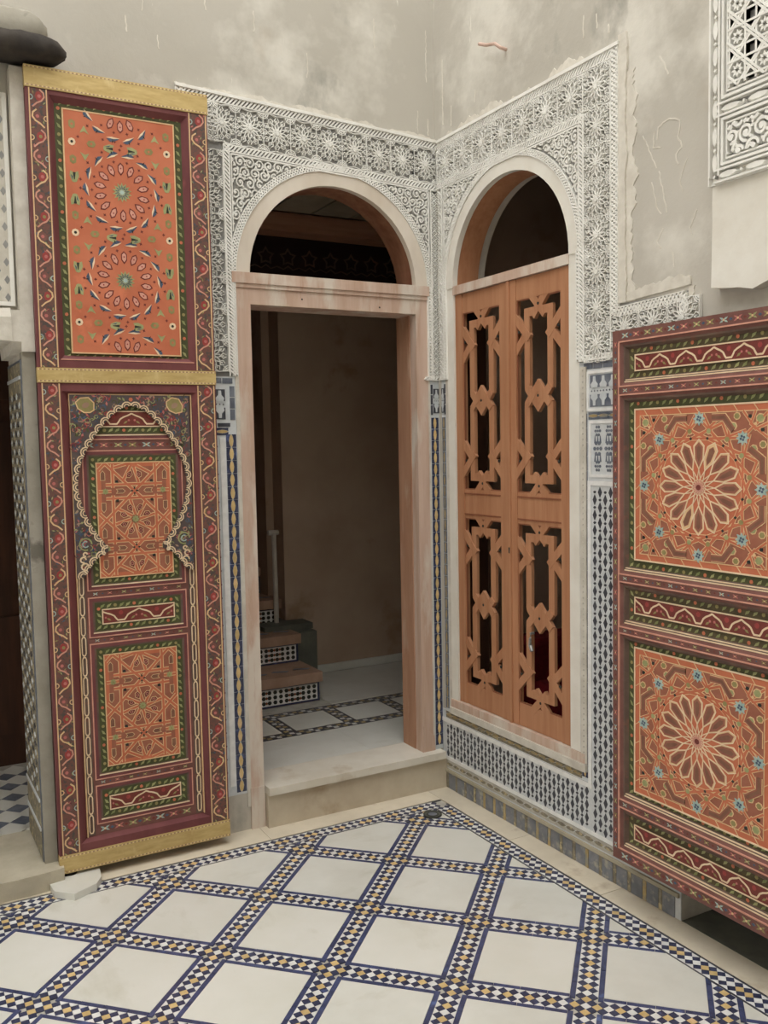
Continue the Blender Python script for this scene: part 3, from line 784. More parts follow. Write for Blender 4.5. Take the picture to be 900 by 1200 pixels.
# ================================================================== TILE MOSAIC ON THE WALLS
n = .003
def chain(parent, frame, u0, u1, v0, v1, pitch, vertical=True, cols=('yellow_glaze', 'navy_glaze'), solo=True, nn=n):
    """row of elongated yellow pieces between dark ones with concave sides"""
    w = (u1-u0) if vertical else (v1-v0); L = (v1-v0) if vertical else (u1-u0)
    k = max(1, round(L/pitch)); p = L/k
    yel = [(-p*.47, 0), (-p*.30, w*.14), (0, w*.20), (p*.30, w*.14), (p*.47, 0), (p*.30, -w*.14), (0, -w*.20), (-p*.30, -w*.14)]
    nav = [(-p*.485, w*.06), (-p*.30, w*.17), (0, w*.235), (p*.30, w*.17), (p*.485, w*.06), (p*.485, w*.47), (-p*.485, w*.47)]
    rot = (lambda P: [(-y, x) for x, y in P]) if vertical else (lambda P: P)
    b1 = MB(); b1.prism(rot(yel), 0, .0022, cols[0]); b2 = MB(); b2.prism(rot(nav), 0, .002, cols[1]); b3 = MB(); b3.prism(rot([(x, -y) for x, y in nav]), 0, .002, cols[1])
    if solo:
        M = [lmesh('pointed_tile', b1, frame), lmesh('edge_tile', b2, frame), lmesh('edge_tile', b3, frame)]
        for i in range(k):
            c = (i+.5)*p; uv = ((u0+u1)/2, v0+c) if vertical else (u0+c, (v0+v1)/2)
            for me, nm in zip(M, ('pointed_tile', 'edge_tile', 'edge_tile')): inst(nm, me, frame, uv[0], uv[1], nn, parent)
    else:
        b = MB()
        for i in range(k):
            c = (i+.5)*p; uv = ((u0+u1)/2, v0+c) if vertical else (u0+c, (v0+v1)/2)
            for P, m, hh in ((yel, cols[0], .0022), (nav, cols[1], .002), ([(x, -y) for x, y in nav], cols[1], .002)):
                b.prism([(x+uv[0], y+uv[1]) for x, y in rot(P)], nn, nn+hh, m)
        part('chain_border', b, frame, parent, 'stuff')
def lozenges(parent, frame, u0, u1, v0, v1, pu=.0545, pv=.0555, m='dark_glaze'):
    hw, hh = pu*.185, pv*.345
    b = MB(); b.prism([(0, -hh), (hw, 0), (0, hh), (-hw, 0)], 0, .002, m); me = lmesh('lozenge_tile', b, frame)
    nu, nv = round((u1-u0)/pu), round((v1-v0)/pv); du, dv = (u1-u0)/nu, (v1-v0)/nv
    dots = MB()
    for i in range(2*nu):
        for j in range(2*nv):
            u, v = u0+(i+.5)*du/2, v0+(j+.5)*dv/2
            if (i+j) % 2 == 0: inst('lozenge_tile', me, frame, u, v, n, parent)
            else:
                dots.prism([(u-.007, v), (u-.0025, v-.0045), (u+.0025, v-.0045), (u+.007, v), (u+.0025, v+.0045), (u-.0025, v+.0045)], n, n+.002, m)
    # hair joints between the white pieces
    part('small_dark_tile', dots, frame, parent, 'stuff')
def keyholes(parent, frame, u0, u1, v0, v1, k, m='slate_glaze'):
    """dark fields with white bottle shapes, mirrored about a row of dots"""
    w = (u1-u0)/k; vm = (v0+v1)/2; h = (v1-v0)/2; b = MB()
    for sv in (1, -1):
        b.box(u0, u1, min(vm+sv*h*.22, vm+sv*h), max(vm+sv*h*.22, vm+sv*h), n, n+.002, m)
        for i in range(k):
            c = u0+(i+.5)*w
            P = [(-.34, .20), (.34, .20), (.40, .42), (.16, .62), (.13, .92), (-.13, .92), (-.16, .62), (-.40, .42)]
            b.prism([(c+x*w, vm+sv*y*h) for x, y in P], n+.002, n+.003, 'pale_blue_glaze')
    for i in range(3*k): b.prism(circ(u0+(i+.5)*w/3, vm, w*.07, 4), n, n+.002, m)
    part('keyhole_tile_row', b, frame, parent)
def flowers(parent, frame, u0, u1, v0, v1, m='slate_glaze'):
    b = MB(); um = (u0+u1)/2; k = max(1, round((u1-u0)/.06)); w = (u1-u0)/k
    for i in range(k):
        c = u0+(i+.5)*w
        for v, r in ((v0+(v1-v0)*.14, .016), (v0+(v1-v0)*.5, .022), (v0+(v1-v0)*.86, .016)):
            for q in range(6):
                a = q*PI/3; b.prism(circ(c+r*cos(a)*.72, v+r*sin(a), r*.34, 6), n, n+.002, m)
            b.prism(circ(c, v, r*.3, 6), n, n+.002, m)
        for v in (v0+(v1-v0)*.31, v0+(v1-v0)*.69):
            for q in (-1, 0, 1): b.prism([(c+q*.014-.004, v-.014), (c+q*.014+.004, v-.014), (c+q*.014, v+.014)], n, n+.002, m)
    part('flower_tile_panel', b, frame, parent)
def blocks(parent, frame, u0, u1, v0, v1, k, vertical, m='slate_glaze', name='border_tile'):
    for i in range(k):
        b = MB()
        if vertical: b.box(u0, u1, v0+(v1-v0)*i/k+.002, v0+(v1-v0)*(i+1)/k-.002, n, n+.002, m)
        else: b.box(u0+(u1-u0)*i/k+.002, u0+(u1-u0)*(i+1)/k-.002, v0, v1, n, n+.002, m)
        part(name, b, frame, parent)

# left of the doorway
g = MB(); g.box(-1.20, -.975, .16, VB-.002, 0, n, 'pale_blue_glaze'); g.box(-.975, DC-DRO-.001, .10, VB, 0, .006, 'lime_plaster')
trim_4 = struct('trim_4', g, FA, 'upright band of white, navy and yellow wall tiles beside the doorway and left painted door', 'tiles')
blocks(trim_4, FA, -1.17, -.985, 1.858, 1.880, 4, False)
keyholes(trim_4, FA, -1.155, -1.02, 1.715, 1.835, 3, 'dark_glaze'); blocks(trim_4, FA, -1.000, -.980, 1.71, 1.85, 3, True)
blocks(trim_4, FA, -1.17, -1.0, 1.685, 1.700, 3, False, 'dark_glaze')
chain(trim_4, FA, -1.17, -1.01, 1.650, 1.682, .05, False, solo=False)
chain(trim_4, FA, -1.022, -.977, .17, 1.655, .0535)
lozenges(trim_4, FA, -1.185, -1.05, .22, 1.62)
g = MB(); g.box(-1.048, -1.024, .20, 1.642, n, n+.003, 'white_glaze'); part('white_fillet', g, FA, trim_4)
# in the corner
g = MB(); g.box(DC+DRO+.003, 0, ZT, VB-.002, 0, n, 'lime_plaster'); g.box(-.046, 0, ZT, VB-.002, n, n+.001, 'pale_blue_glaze')
trim_5 = struct('trim_5', g, FA, 'narrow strip of navy and yellow wall tiles between doorway and wall corner', 'tiles')
n_ = n; n = .004
keyholes(trim_5, FA, -.030, .0, 1.74, 1.85, 1, 'dark_glaze'); chain(trim_5, FA, -.044, -.004, ZT+.02, 1.72, .052, nn=.004, solo=True); blocks(trim_5, FA, -.044, -.034, 1.73, 1.87, 3, True, 'dark_glaze')
n = n_
g = MB(); g.box(.0, WC-WRO-.002, .37, VB-.002, 0, n, 'lime_plaster'); g.box(.0, .032, .37, VB-.002, n, n+.001, 'pale_blue_glaze')
trim_6 = struct('trim_6', g, FB, 'narrow strip of dark and white wall tiles between wall corner and lattice window', 'tiles')
n = .004
chain(trim_6, FB, .003, .030, .38, 1.72, .052, nn=.004, cols=('ochre_glaze', 'slate_glaze')); keyholes(trim_6, FB, .0, .022, 1.74, 1.85, 1, 'dark_glaze'); blocks(trim_6, FB, .022, .032, 1.73, 1.87, 3, True, 'dark_glaze')
n = n_
# right of and below the window
g = MB(); g.box(WC+WRO-.002, 1.42, .37, VB-.002, 0, n, 'tile_white'); g.box(-.03, 1.42, .0, .37, 0, n, 'tile_white')
g.box(2.9, 4.5, 0, 1.86, 0, n, 'pale_blue_glaze')
trim_7 = struct('trim_7', g, FB, 'white wall tile dado with dark lozenges below and beside the lattice window', 'tiles')
b = MB()
for (a, c_, v0, v1) in ((-.03, .992, .312, .330), (.972, .990, .312, 1.455), (-.03, 1.42, .136, .152), (.972, 1.42, 1.440, 1.456)):
    b.box(a, c_, v0, v1, n, n+.004, 'white_glaze')
part('white_fillet', b, FB, trim_7)
lozenges(trim_7, FB, .0, .975, .155, .308); lozenges(trim_7, FB, .994, 1.212, .155, 1.43)
chain(trim_7, FB, .936, .970, .345, 1.70, .052); chain(trim_7, FB, .0, .935, .334, .366, .052, False, cols=('ochre_glaze', 'worn_glaze'))
blocks(trim_7, FB, .95, 1.40, 1.858, 1.880, 9, False); blocks(trim_7, FB, .940, .958, 1.71, 1.85, 3, True)
keyholes(trim_7, FB, .985, 1.40, 1.722, 1.835, 9)
b = MB(); b.ring(.968, 1.42, 1.706, 1.850, .010, n, n+.003, 'white_glaze'); b.ring(.980, 1.42, 1.470, 1.672, .010, n, n+.003, 'white_glaze'); part('white_frame', b, FB, trim_7)
chain(trim_7, FB, .975, 1.40, 1.676, 1.704, .055, False, cols=('ochre_glaze', 'slate_glaze'), solo=False); flowers(trim_7, FB, .995, 1.40, 1.485, 1.66)
chain(trim_7, FB, .0, 1.42, .098, .134, .052, False, cols=('worn_glaze', 'grout'), solo=False)
b = MB(); b.box(-.03, 1.415, .078, .092, 0, .012, 'worn_stone'); part('stone_fillet', b, FB, trim_7)
# skirting of dark square tiles with narrow ochre ones between
k = 0; u = .0
while u < 1.34:
    b = MB(); b.box(u+.018, u+.072, .002, .074, .001, .007+random.uniform(-.001, .001), 'skirting_glaze'); part('skirting_tile', b, FB, trim_7)
    b = MB(); b.box(u+.001, u+.016, .002, .074, .001, .0075, random.choice(['ochre_glaze', 'worn_glaze'])); part('narrow_skirting_tile', b, FB, trim_7)
    u += .0735

# ================================================================== PAINTED DOORS
# helpers for painted ornament (thin gesso relief on the boards)
def vine(b, u0, u1, v0, v1, n0, period, lines=True, line_m='beige_line', seed=1):
    """wavy stem with flowers up a stile"""
    rr = random.Random(seed); um = (u0+u1)/2; A = (u1-u0)*.36; k = max(1, round((v1-v0)/period)); p = (v1-v0)/k
    if lines:
        for q in (u0, u1): b.strip([(q, v0), (q, v1)], .0042, n0, n0+.0012, line_m)
    for i in range(2*k):
        a, c = v0+i*p/2, v0+(i+1)*p/2; sg = 1 if i % 2 else -1
        P = [(um-sg*A*.9, a+p*.04), (um-sg*A*.2, a+p*.14), (um+sg*A*.55, a+p*.20), (um+sg*A, a+p*.30), (um+sg*A*.9, a+p*.40), (um+sg*A*.3, a+p*.48)]
        b.strip(P, .0052, n0, n0+.0012, 'pink_line' if i % 3 else 'beige_line')
        fm = ('red_paint', 'rose_paint', 'red_paint', 'olive_paint')[i % 4]
        b.prism(circ(um+sg*A*.15, a+p*.31, .0125, 8, ry=.017), n0, n0+.0008, 'red_paint' if i % 2 else 'maroon_brown')
        b.prism(circ(um+sg*A*.2, a+p*.31, .0065, 6), n0+.0008, n0+.0014, fm if i % 2 else 'rose_paint')
        b.strip(arc(um-sg*A*1.25, a+p*.27, .0085, PI/2+(PI if sg < 0 else 0)*0+PI*(0 if sg > 0 else 1)+PI, PI/2+PI*(0 if sg > 0 else 1)+2*PI, 6), .003, n0, n0+.001, 'aqua_paint' if rr.random() < .3 else 'beige_line')
        for _ in range(5):
            x, y = um+rr.uniform(-1, 1)*A*1.2, a+rr.random()*p/2
            b.prism(xf([(-.007, 0), (0, .0025), (.007, 0), (0, -.0025)], x, y, rr.random()*3), n0, n0+.0006, rr.choice(['blue_paint', 'olive_paint', 'rose_paint', 'sage', 'maroon']))
def floral(b, u0, u1, v0, v1, n0, step=.05, vertical=False, ms=('aqua_paint', 'rose_paint', 'sage', 'olive_paint')):
    L = (v1-v0) if vertical else (u1-u0); k = max(1, round(L/step)); w = (u1-u0) if vertical else (v1-v0)
    for i in range(k):
        c = (i+.5)*L/k; x, y = ((u0+u1)/2, v0+c) if vertical else (u0+c, (v0+v1)/2); ang = PI/2 if vertical else 0
        m = ms[i % len(ms)]; r = w*.42
        for a in (.5, -.5, PI-.5, PI+.5):
            b.prism(xf([(0, 0), (r*.6, r*.22), (r*1.25, 0), (r*.6, -r*.22)], x, y, a+ang), n0, n0+.0008, m)
        b.prism(circ(x, y, r*.28, 6), n0+.0008, n0+.0012, 'beige_line')
        x2, y2 = (x, y+L/k/2) if vertical else (x+L/k/2, y)
        if i < k-1: b.prism(xf([(-r*.5, 0), (0, r*.35), (r*.5, 0), (0, -r*.35)], x2, y2, ang), n0, n0+.0008, 'dark_red_paint' if i % 2 else 'blue_paint')
def leaves(b, u0, u1, v0, v1, w, n0, step=.030, dot=True):
    """leaf garland round a frame of width w"""
    path = [(u0+w/2, v0+w/2), (u1-w/2, v0+w/2), (u1-w/2, v1-w/2), (u0+w/2, v1-w/2)]
    for i, (p, d) in enumerate(resample(path, step, True)[:-1]):
        if dot and i % 3 == 2: b.prism(circ(p[0], p[1], w*.24, 7), n0, n0+.001, 'orange_paint' if i % 2 else 'olive_paint')
        else: b.prism(xf([(-w*.45, -w*.12), (-w*.1, w*.16), (w*.42, w*.22), (w*.15, -w*.14)], p[0], p[1], d+.35), n0, n0+.001, 'leaf_green' if i % 3 else 'sage')
def strap(b, P, w, n0, cols=('beige_line', 'orange_paint'), closed=False, k=.62):
    b.strip(P, w, n0, n0+.0010, cols[0], closed); b.strip(P, w*k, n0+.0010, n0+.0014, cols[1], closed)
def ogee(b, u0, u1, v0, v1, n0, k):
    """red cartouche with a pale ogee line"""
    w = (u1-u0)/k; h = v1-v0
    b.box(u0, u1, v0, v1, n0, n0+.0006, 'dark_red_paint')
    b.strip([(u0, v0), (u1, v0), (u1, v1), (u0, v1)], .0042, n0, n0+.0020, 'cream_line', True)
    for i in range(k):
        c = u0+(i+.5)*w
        Q = [(.09, .17), (.13, .28), (.19, .50), (.28, .63), (.40, .74), (.5, .86)]
        P = [(c-x*w, v0+y*h) for x, y in Q[::-1]] + [(c+x*w, v0+y*h) for x, y in Q]
        b.strip(P, .0055, n0+.0006, n0+.0016, 'cream_line')
        b.prism(circ(c, v0+h*.68, h*.16, 7), n0+.0006, n0+.0012, 'red_paint')
        for s_ in (1, -1):
            b.prism(xf([(-.010, 0), (0, .004), (.010, 0), (0, -.004)], c+s_*w*.33, v0+h*.28, s_*.6), n0+.0006, n0+.0011, 'olive_paint')
            b.prism(circ(c+s_*w*.42, v0+h*.42, h*.08, 6), n0+.0006, n0+.0011, 'rose_paint')

def panel8(b, u0, u1, v0, v1, n0):
    """strapwork of the tall orange panels on the left door: an eightfold star, half stars above and below"""
    um, vm = (u0+u1)/2, (v0+v1)/2; W_, H_ = (u1-u0)/2, (v1-v0)/2; box = (u0+.006, u1-.006, v0+.006, v1-.006)
    b.box(u0, u1, v0, v1, n0, n0+.0006, 'rust_ground'); n1 = n0+.0006; sw = .0135
    b.strip([(u0, v0), (u1, v0), (u1, v1), (u0, v1)], .004, n0, n0+.0024, 'beige_line', True)
    b.ring(u0+.002, u1-.002, v0+.002, v1-.002, .014, n0, n0+.0012, 'orange_paint')
    sw = .0135
    def seg(p, q):
        s_ = clipseg(p, q, box)
        if s_ and math.dist(*s_) > .004: strap(b, list(s_), sw, n1)
    C = [(um, vm), (um, vm+H_*.99), (um, vm-H_*.99)]
    q_ = .080; D2 = H_/2
    for (cx, cy) in C:
        for sg in (1, -1):
            seg((cx-q_-.026, cy+sg*q_), (cx+q_+.026, cy+sg*q_)); seg((cx+sg*q_, cy-q_-.012), (cx+sg*q_, cy+q_+.012))
            for s2 in (1, -1):       # rotated square, run on to the edges
                seg((cx-.018*s2, cy+sg*(D2+.018)), (cx+s2*(D2+.03), cy-sg*.03))
        for k in range(8):
            a = k*PI/4; seg((cx+.016*cos(a), cy+.016*sin(a)), (cx+.076*cos(a+.22), cy+.076*sin(a+.22)))
    for sy in (1, -1):
        c = vm+sy*H_*.5
        for sx in (1, -1):
            seg((um+sx*W_*.62, c), (um+sx*W_, c)); seg((um+sx*W_*.98, c+.05), (um+sx*W_*.98, c-.05))
    top = n1+.0016
    for (cx, cy) in C:
        for k in range(8):
            a = k*PI/4+PI/8
            kite = xf([(.030, 0), (.044, .0115), (.058, .006), (.060, -.006), (.046, -.0105)], cx, cy, a)
            if all(v0+.012 < y < v1-.012 for x, y in kite):
                b.prism(kite, n1, top, 'dark_red_paint'); cc = (cx+.047*cos(a), cy+.047*sin(a)); b.strip(circ(cc[0], cc[1], .0052, 7), .0016, top, top+.0005, 'pink_line', True)
                b.strip(kite, .002, top, top+.0004, 'beige_line', True)
    b.prism(star(um, vm, .016, .009, 8), n1, top+.0006, 'sage'); b.prism(circ(um, vm, .004, 6), top+.0006, top+.001, 'olive_paint')
    for sy in (1, -1):
        c = vm+sy*H_*.5
        for a in range(4):
            b.prism(xf([(.004, 0), (.010, .004), (.015, 0), (.010, -.004)], um, c, a*PI/2), top, top+.0004, 'ink')
        for sx in (1, -1):
            b.prism(star(um+sx*W_*.78, c, .013, .008, 8), n1, top+.0006, 'sage'); b.prism(circ(um+sx*W_*.78, c, .0035, 5), top+.0006, top+.001, 'olive_paint')
            for s2 in (1, -1):
                b.prism(xf([(-.005, -.004), (.006, -.005), (.004, .006), (-.006, .004)], um+sx*W_*.47, c+s2*.036), top, top+.0004, 'ink')
                P = [(um+sx*W_*.84-.008, c+s2*.042), (um+sx*W_*.84+.008, c+s2*.042), (um+sx*W_*.84+.008, c+s2*.068), (um+sx*W_*.84, c+s2*.078), (um+sx*W_*.84-.008, c+s2*.068)]
                b.prism(P, n1, top, 'brown_fill'); b.strip(P, .0018, top, top+.0004, 'beige_line', True)
            P = [(um+sx*.035, c), (um+sx*.043, c+.008), (um+sx*.068, c+.008), (um+sx*.062, c), (um+sx*.068, c-.008), (um+sx*.043, c-.008)]
            b.prism(P, n1, top, 'brown_fill'); b.strip(P, .0018, top, top+.0004, 'beige_line', True)

def panel16(b, u0, u1, v0, v1, n0):
    """sixteenfold rosette of the square panels on the right door"""
    um, vm = (u0+u1)/2, (v0+v1)/2; sx, sy = (u1-u0)/.528, (v1-v0)/.495; H = .25
    def M(P): return [(um+x*(u1-u0)/(2*H), vm+y*(v1-v0)/(2*H)) for x, y in P]
    box = (-.226, .226, -.226, .226)
    b.box(u0, u1, v0, v1, n0, n0+.0006, 'orange_paint'); n1 = n0+.0006; top = n1+.0016
    b.prism(M([(-.228, -.228), (.228, -.228), (.228, .228), (-.228, .228)]), n0, n0+.0009, 'rust_ground'); n1 = n0+.0009
    b.strip([(u0, v0), (u1, v0), (u1, v1), (u0, v1)], .005, n0, n0+.0024, 'cream_line', True)
    b.strip(M([(-.228, -.228), (.228, -.228), (.228, .228), (-.228, .228)]), .0028, n0, n0+.0020, 'beige_line', True)
    for k in range(-3, 4):           # ticks on the margin
        for r in range(4):
            P = xf([(k*.066, .228), (k*.066-.016, .25)], 0, 0, r*PI/2); b.strip(M(P), .0026, n0, n0+.0018, 'beige_line')
    b.prism(M(circ(0, 0, .150, 32)), n0, n0+.0012, 'orange_paint'); n2 = n0+.0012
    def seg(p, q, w=.0115):
        s_ = clipseg(p, q, box)
        if s_ and math.dist(*s_) > .004: strap(b, M(list(s_)), w, n1)
    for k in range(16):
        a = 2*PI*k/16
        R = .212; p = (R*cos(a), R*sin(a)); q = (R*cos(a+PI/2), R*sin(a+PI/2)); seg(p, q)
        # strands running on from the ring towards the edge
        ah = a+PI/16
        seg((.163*cos(ah-.13), .163*sin(ah-.13)), (.235*cos(ah+.16), .235*sin(ah+.16)), .0105); seg((.163*cos(ah+.13), .163*sin(ah+.13)), (.235*cos(ah-.16), .235*sin(ah-.16)), .0105)
        pet = xf([(.062, 0), (.088, .0125), (.125, .0145), (.140, 0), (.125, -.0145), (.088, -.0125)], 0, 0, a)
        b.strip(M(pet), .0080, n2, n2+.0012, 'beige_line', True); b.strip(M(xf([(.056, 0), (.088, .0165), (.128, .0185), (.148, 0), (.128, -.0185), (.088, -.0165)], 0, 0, a)), .0030, n2, n2+.0016, 'cream_line', True)
        b.prism(M(pet), n2, n2+.0014, 'brick_fill'); b.prism(M(xf([(.078, 0), (.092, .006), (.122, .0072), (.130, 0), (.122, -.0072), (.092, -.006)], 0, 0, a)), n2+.0014, n2+.0018, 'brown_fill')
        q = (.056*cos(a), .056*sin(a)); r_ = (.056*cos(a+2*PI*7/16), .056*sin(a+2*PI*7/16)); b.strip(M([q, r_]), .0028, n2, n2+.0012+.0001*(k % 4), 'cream_line')
        for rr_, m in ((.176, 'sage' if k % 2 else 'olive_paint'),):
            c = xf([(rr_, 0)], 0, 0, ah)[0]; b.prism(M(circ(c[0], c[1], .0115, 7)), n1, top, 'beige_line'); b.prism(M(circ(c[0], c[1], .0082, 7)), top, top+.0004, m)
        c = xf([(.153, 0)], 0, 0, ah)[0]; b.prism(M(circ(c[0], c[1], .0055, 4)), n1, top+.0003, 'ink')
    b.prism(M(star(0, 0, .024, .014, 16)), n2, n2+.0024, 'pink_line'); b.prism(M(circ(0, 0, .009, 8)), n2+.0024, n2+.0028, 'dark_red_paint')
    for k in range(8):
        a = k*PI/4; c = (.211*cos(a), .211*sin(a))
        b.prism(M(star(c[0], c[1], .0225, .0135, 8)), n1, top+.0008, 'aqua_paint')
        for j in range(4): b.prism(M(circ(c[0]+.0058*cos(j*PI/2+.4), c[1]+.0058*sin(j*PI/2+.4), .0042, 5)), top+.0008, top+.0012, 'blue_paint')
    for r in range(4):
        for m_ in (1, -1):
            P = [(m_*.045, .2125), (m_*.087, .2125), (m_*.118, .172)]
            P = xf(P, 0, 0, r*PI/2); b.strip(M(P), .024, n1, top+.0004, 'beige_line'); b.strip(M(P), .0195, n1, top+.0008, 'brick_fill'); b.strip(M(P), .010, n1, top+.0011, 'brown_fill')
        for (x, y, m, q) in ((.205, .205, 'sage', .012), (.212, .172, 'ink', .006), (.172, .212, 'ink', .006), (.185, .118, 'sage', .010), (.118, .185, 'sage', .010), (.214, .13, 'olive_paint', .009), (.13, .214, 'olive_paint', .009), (.19, .19, 'beige_line', .005)):
            c = xf([(x, y)], 0, 0, r*PI/2)[0]
            if m == 'sage' or m == 'olive_paint': b.prism(M(circ(c[0], c[1], q+.003, 7)), n1, top+.0002, 'beige_line')
            b.prism(M(circ(c[0], c[1], q, 6)), n1, top+.0006, m)
        for P in ([(.228, .15), (.175, .19), (.19, .228)], [(.15, .228), (.19, .175), (.228, .19)], [(.16, .16), (.228, .222)]):
            Q = xf(P, 0, 0, r*PI/2); strap(b, M(Q), .010, n1)

def gold_band(name, parent, frame, u0, u1, v0, v1):
    b = MB(); b.box(u0, u1, v0, v1, -.02, .004, 'gold_leather')
    o = part(name, b, frame, parent); b = MB(); k = round((u1-u0)/.014)
    for i in range(k):
        c = u0+(i+.5)*(u1-u0)/k
        for q in (v0+.006, v1-.006): b.box(c-.0048, c+.0002, q-.0022, q+.0022, .004, .0052, 'stitch'); b.box(c+.0012, c+.0062, q-.0022, q+.0022, .004, .0046, 'terracotta')
    part('stitching', b, frame, o, 'stuff'); return o

# ---------------------------------------------------------------- left door leaf
LX0, LYF = -1.745, -.060
FL = Frame((LX0, LYF, 0), (1, 0, 0), (0, 0, 1))
LW = .655; LZ0, LZ1 = .040, 2.940
ld = thing('painted_door', 'tall narrow painted door leaf with gold bands, orange panels and scalloped arch', 'door', FL.p(LW/2, LZ0, -.03), 'painted door leaves')
b = MB(); b.box(0, LW, LZ0, LZ1, -.052, -.026, 'maroon'); part('core_board', b, FL, ld)
for i, (a, c) in enumerate(((0, .078), (LW-.078, LW))):
    b = MB(); b.box(a, c, LZ0+.02, LZ1-.02, -.052, 0, 'maroon'); st = part('stile', b, FL, ld)
    b = MB(); q0, q1 = (a+.012, c-.006) if i == 0 else (a+.006, c-.006)
    for (v0, v1) in ((1.90, 2.866), (.108, 1.842)):
        b.box(q0, q1, v0, v1, 0, .0004, 'vine_ground'); vine(b, q0+.001, q1-.001, v0, v1, .0004, .134, seed=i+1)
    part('painted_vine', b, FL, st)
for (v0, v1) in ((2.852, 2.935), (1.815, 1.925), (.045, .135)):
    b = MB(); b.box(.078, LW-.078, v0, v1, -.052, -.001, 'maroon'); part('rail', b, FL, ld)
gold_band('gold_band', ld, FL, -.002, LW+.002, 2.868, 2.942)
gold_band('gold_band', ld, FL, -.002, LW+.002, 1.845, 1.898)
gold_band('gold_band', ld, FL, -.002, LW+.002, .038, .106)
# upper panel
u0, u1, v0, v1 = .078, LW-.078, 1.925, 2.852
b = MB(); b.bevel(u0, u1, v0, v1, .020, -.001, -.020, 'maroon'); b.strip([(u0+.004, v0+.004), (u1-.004, v0+.004)], .004, -.006, .000, 'pink_line'); part('moulding', b, FL, ld)
b = MB(); b.box(.098, .557, 1.925, 2.852, -.026, -.020, 'moss'); leaves(b, .098, .557, 1.928, 2.850, .027, -.020); part('leaf_border', b, FL, ld)
pu0, pu1, pv0, pv1 = .125, .526, 1.955, 2.816
b = MB(); b.box(pu0, pu1, pv0, pv1, -.020, -.014, 'orange_paint'); b.strip([(pu0, pv0), (pu1, pv0), (pu1, pv1), (pu0, pv1)], .0045, -.020, -.0125, 'beige_line', True)
pan = part('star_panel', b, FL, ld)
b = MB(); N0 = -.014
def motif(kind, x, y, a=0, s=1):
    if not (pu0+.012 < x < pu1-.012 and pv0+.010 < y < pv1-.010): return
    s = s*1.28
    if kind == 'petal':
        P = xf([(-.020, 0), (-.009, .0085), (.008, .0085), (.017, 0), (.008, -.0085), (-.009, -.0085)], x, y, a, s)
        b.prism(P, N0, N0+.001, 'dark_red_paint'); b.prism(xf([(-.015, 0), (-.007, .0058), (.006, .0058), (.012, 0), (.006, -.0058), (-.007, -.0058)], x, y, a, s), N0+.001, N0+.0014, 'pink_line')
        b.prism(circ(x, y, .0032, 5), N0+.0014, N0+.0018, 'red_paint')
    elif kind == 'bird':
        b.prism(xf([(-.018, -.004), (.0, .002), (.018, .005), (.004, -.006), (-.006, -.010)], x, y, a, s), N0, N0+.001, 'blue_paint')
        b.prism(xf([(-.019, -.001), (-.004, .005), (.019, .007), (.002, .0005)], x, y, a, s), N0+.001, N0+.0015, 'cream_line')
        b.prism(xf([(-.002, -.004), (.003, -.004), (.0, -.013)], x, y, a, s), N0, N0+.0012, 'ink')
    elif kind == 'arrow':
        b.prism(xf([(-.014, -.011), (.0, -.013), (.016, -.006), (.018, 0), (.016, .006), (.0, .013), (-.014, .011), (-.009, 0)], x, y, a, s), N0, N0+.001, 'sage')
        b.prism(xf([(-.010, -.004), (.010, -.001), (.010, .001), (-.010, .004)], x, y, a, s), N0+.001, N0+.0014, 'ink'); b.prism(xf([(-.004, -.0095), (.012, -.005), (.002, -.004)], x, y, a, s), N0+.001, N0+.0014, 'blue_paint')
    elif kind == 'flower':
        b.prism(circ(x, y, .0135, 8), N0, N0+.001, 'cream_line'); b.prism(circ(x, y, .0055, 6), N0+.001, N0+.0014, 'ink')
    elif kind == 'pebble':
        b.prism(xf([(-.013, 0), (-.007, .0085), (.008, .009), (.013, 0), (.007, -.009), (-.008, -.0085)], x, y, a, s), N0, N0+.001, 'olive_paint'); b.prism(xf(circ(0, 0, .0045, 6), x, y, 0), N0+.001, N0+.0013, 'orange_paint')
    elif kind == 'leaf':
        b.prism(xf([(-.012, -.008), (0, -.003), (.013, -.010), (.006, .002), (.0, .013), (-.006, .003)], x, y, a, s), N0, N0+.0008, 'sage' if s > .9 else 'olive_paint')
    elif kind == 'dart':
        b.prism(star(x, y, .0065, .003, 4, a), N0, N0+.0008, 'dark_red_paint')
per = .3195; cy0 = 2.545; um = .3255
for i in range(-3, 3):
    cy = cy0+i*per
    if pv0 < cy < pv1:
        b.prism(star(um, cy, .036, .024, 14), N0, N0+.001, 'sage'); b.strip(star(um, cy, .025, .012, 14), .0022, N0+.001, N0+.0016, 'blue_paint', True); b.prism(star(um, cy, .012, .006, 8), N0+.001, N0+.0018, 'aqua_paint')
    for k in range(14):
        a = PI/2+2*PI*k/14+.02
        motif('petal', um+.082*cos(a), cy+.086*sin(a), a)
        a2 = a+PI/14
        motif('bird', um+.128*cos(a2), cy+.134*sin(a2), a2+PI/2)
        motif('dart', um+.108*cos(a2), cy+.110*sin(a2), a2); motif('dart', um+.150*cos(a), cy+.152*sin(a), a)
    for sx in (1, -1):
        motif('arrow', um+sx*.168, cy+.040, -PI/2); motif('arrow', um+sx*.168, cy-.045, PI/2)
        motif('pebble', um+sx*.170, cy+.098, PI/2); motif('pebble', um+sx*.170, cy-.098, PI/2)
        motif('flower', um+sx*.172, cy+per/2)
        motif('arrow', um+sx*.040, cy+per/2-.008, 0 if sx > 0 else PI, .95); motif('pebble', um+sx*.104, cy+per/2, 0)
        motif('leaf', um+sx*.128, cy+per/2+.045, 0, 1); motif('leaf', um+sx*.128, cy+per/2-.045, PI, 1)
        motif('dart', um+sx*.02, cy+per/2+.02); motif('dart', um+sx*.148, cy); motif('dart', um+sx*.15, cy+per/2+.02)
part('painted_motifs', b, FL, pan)
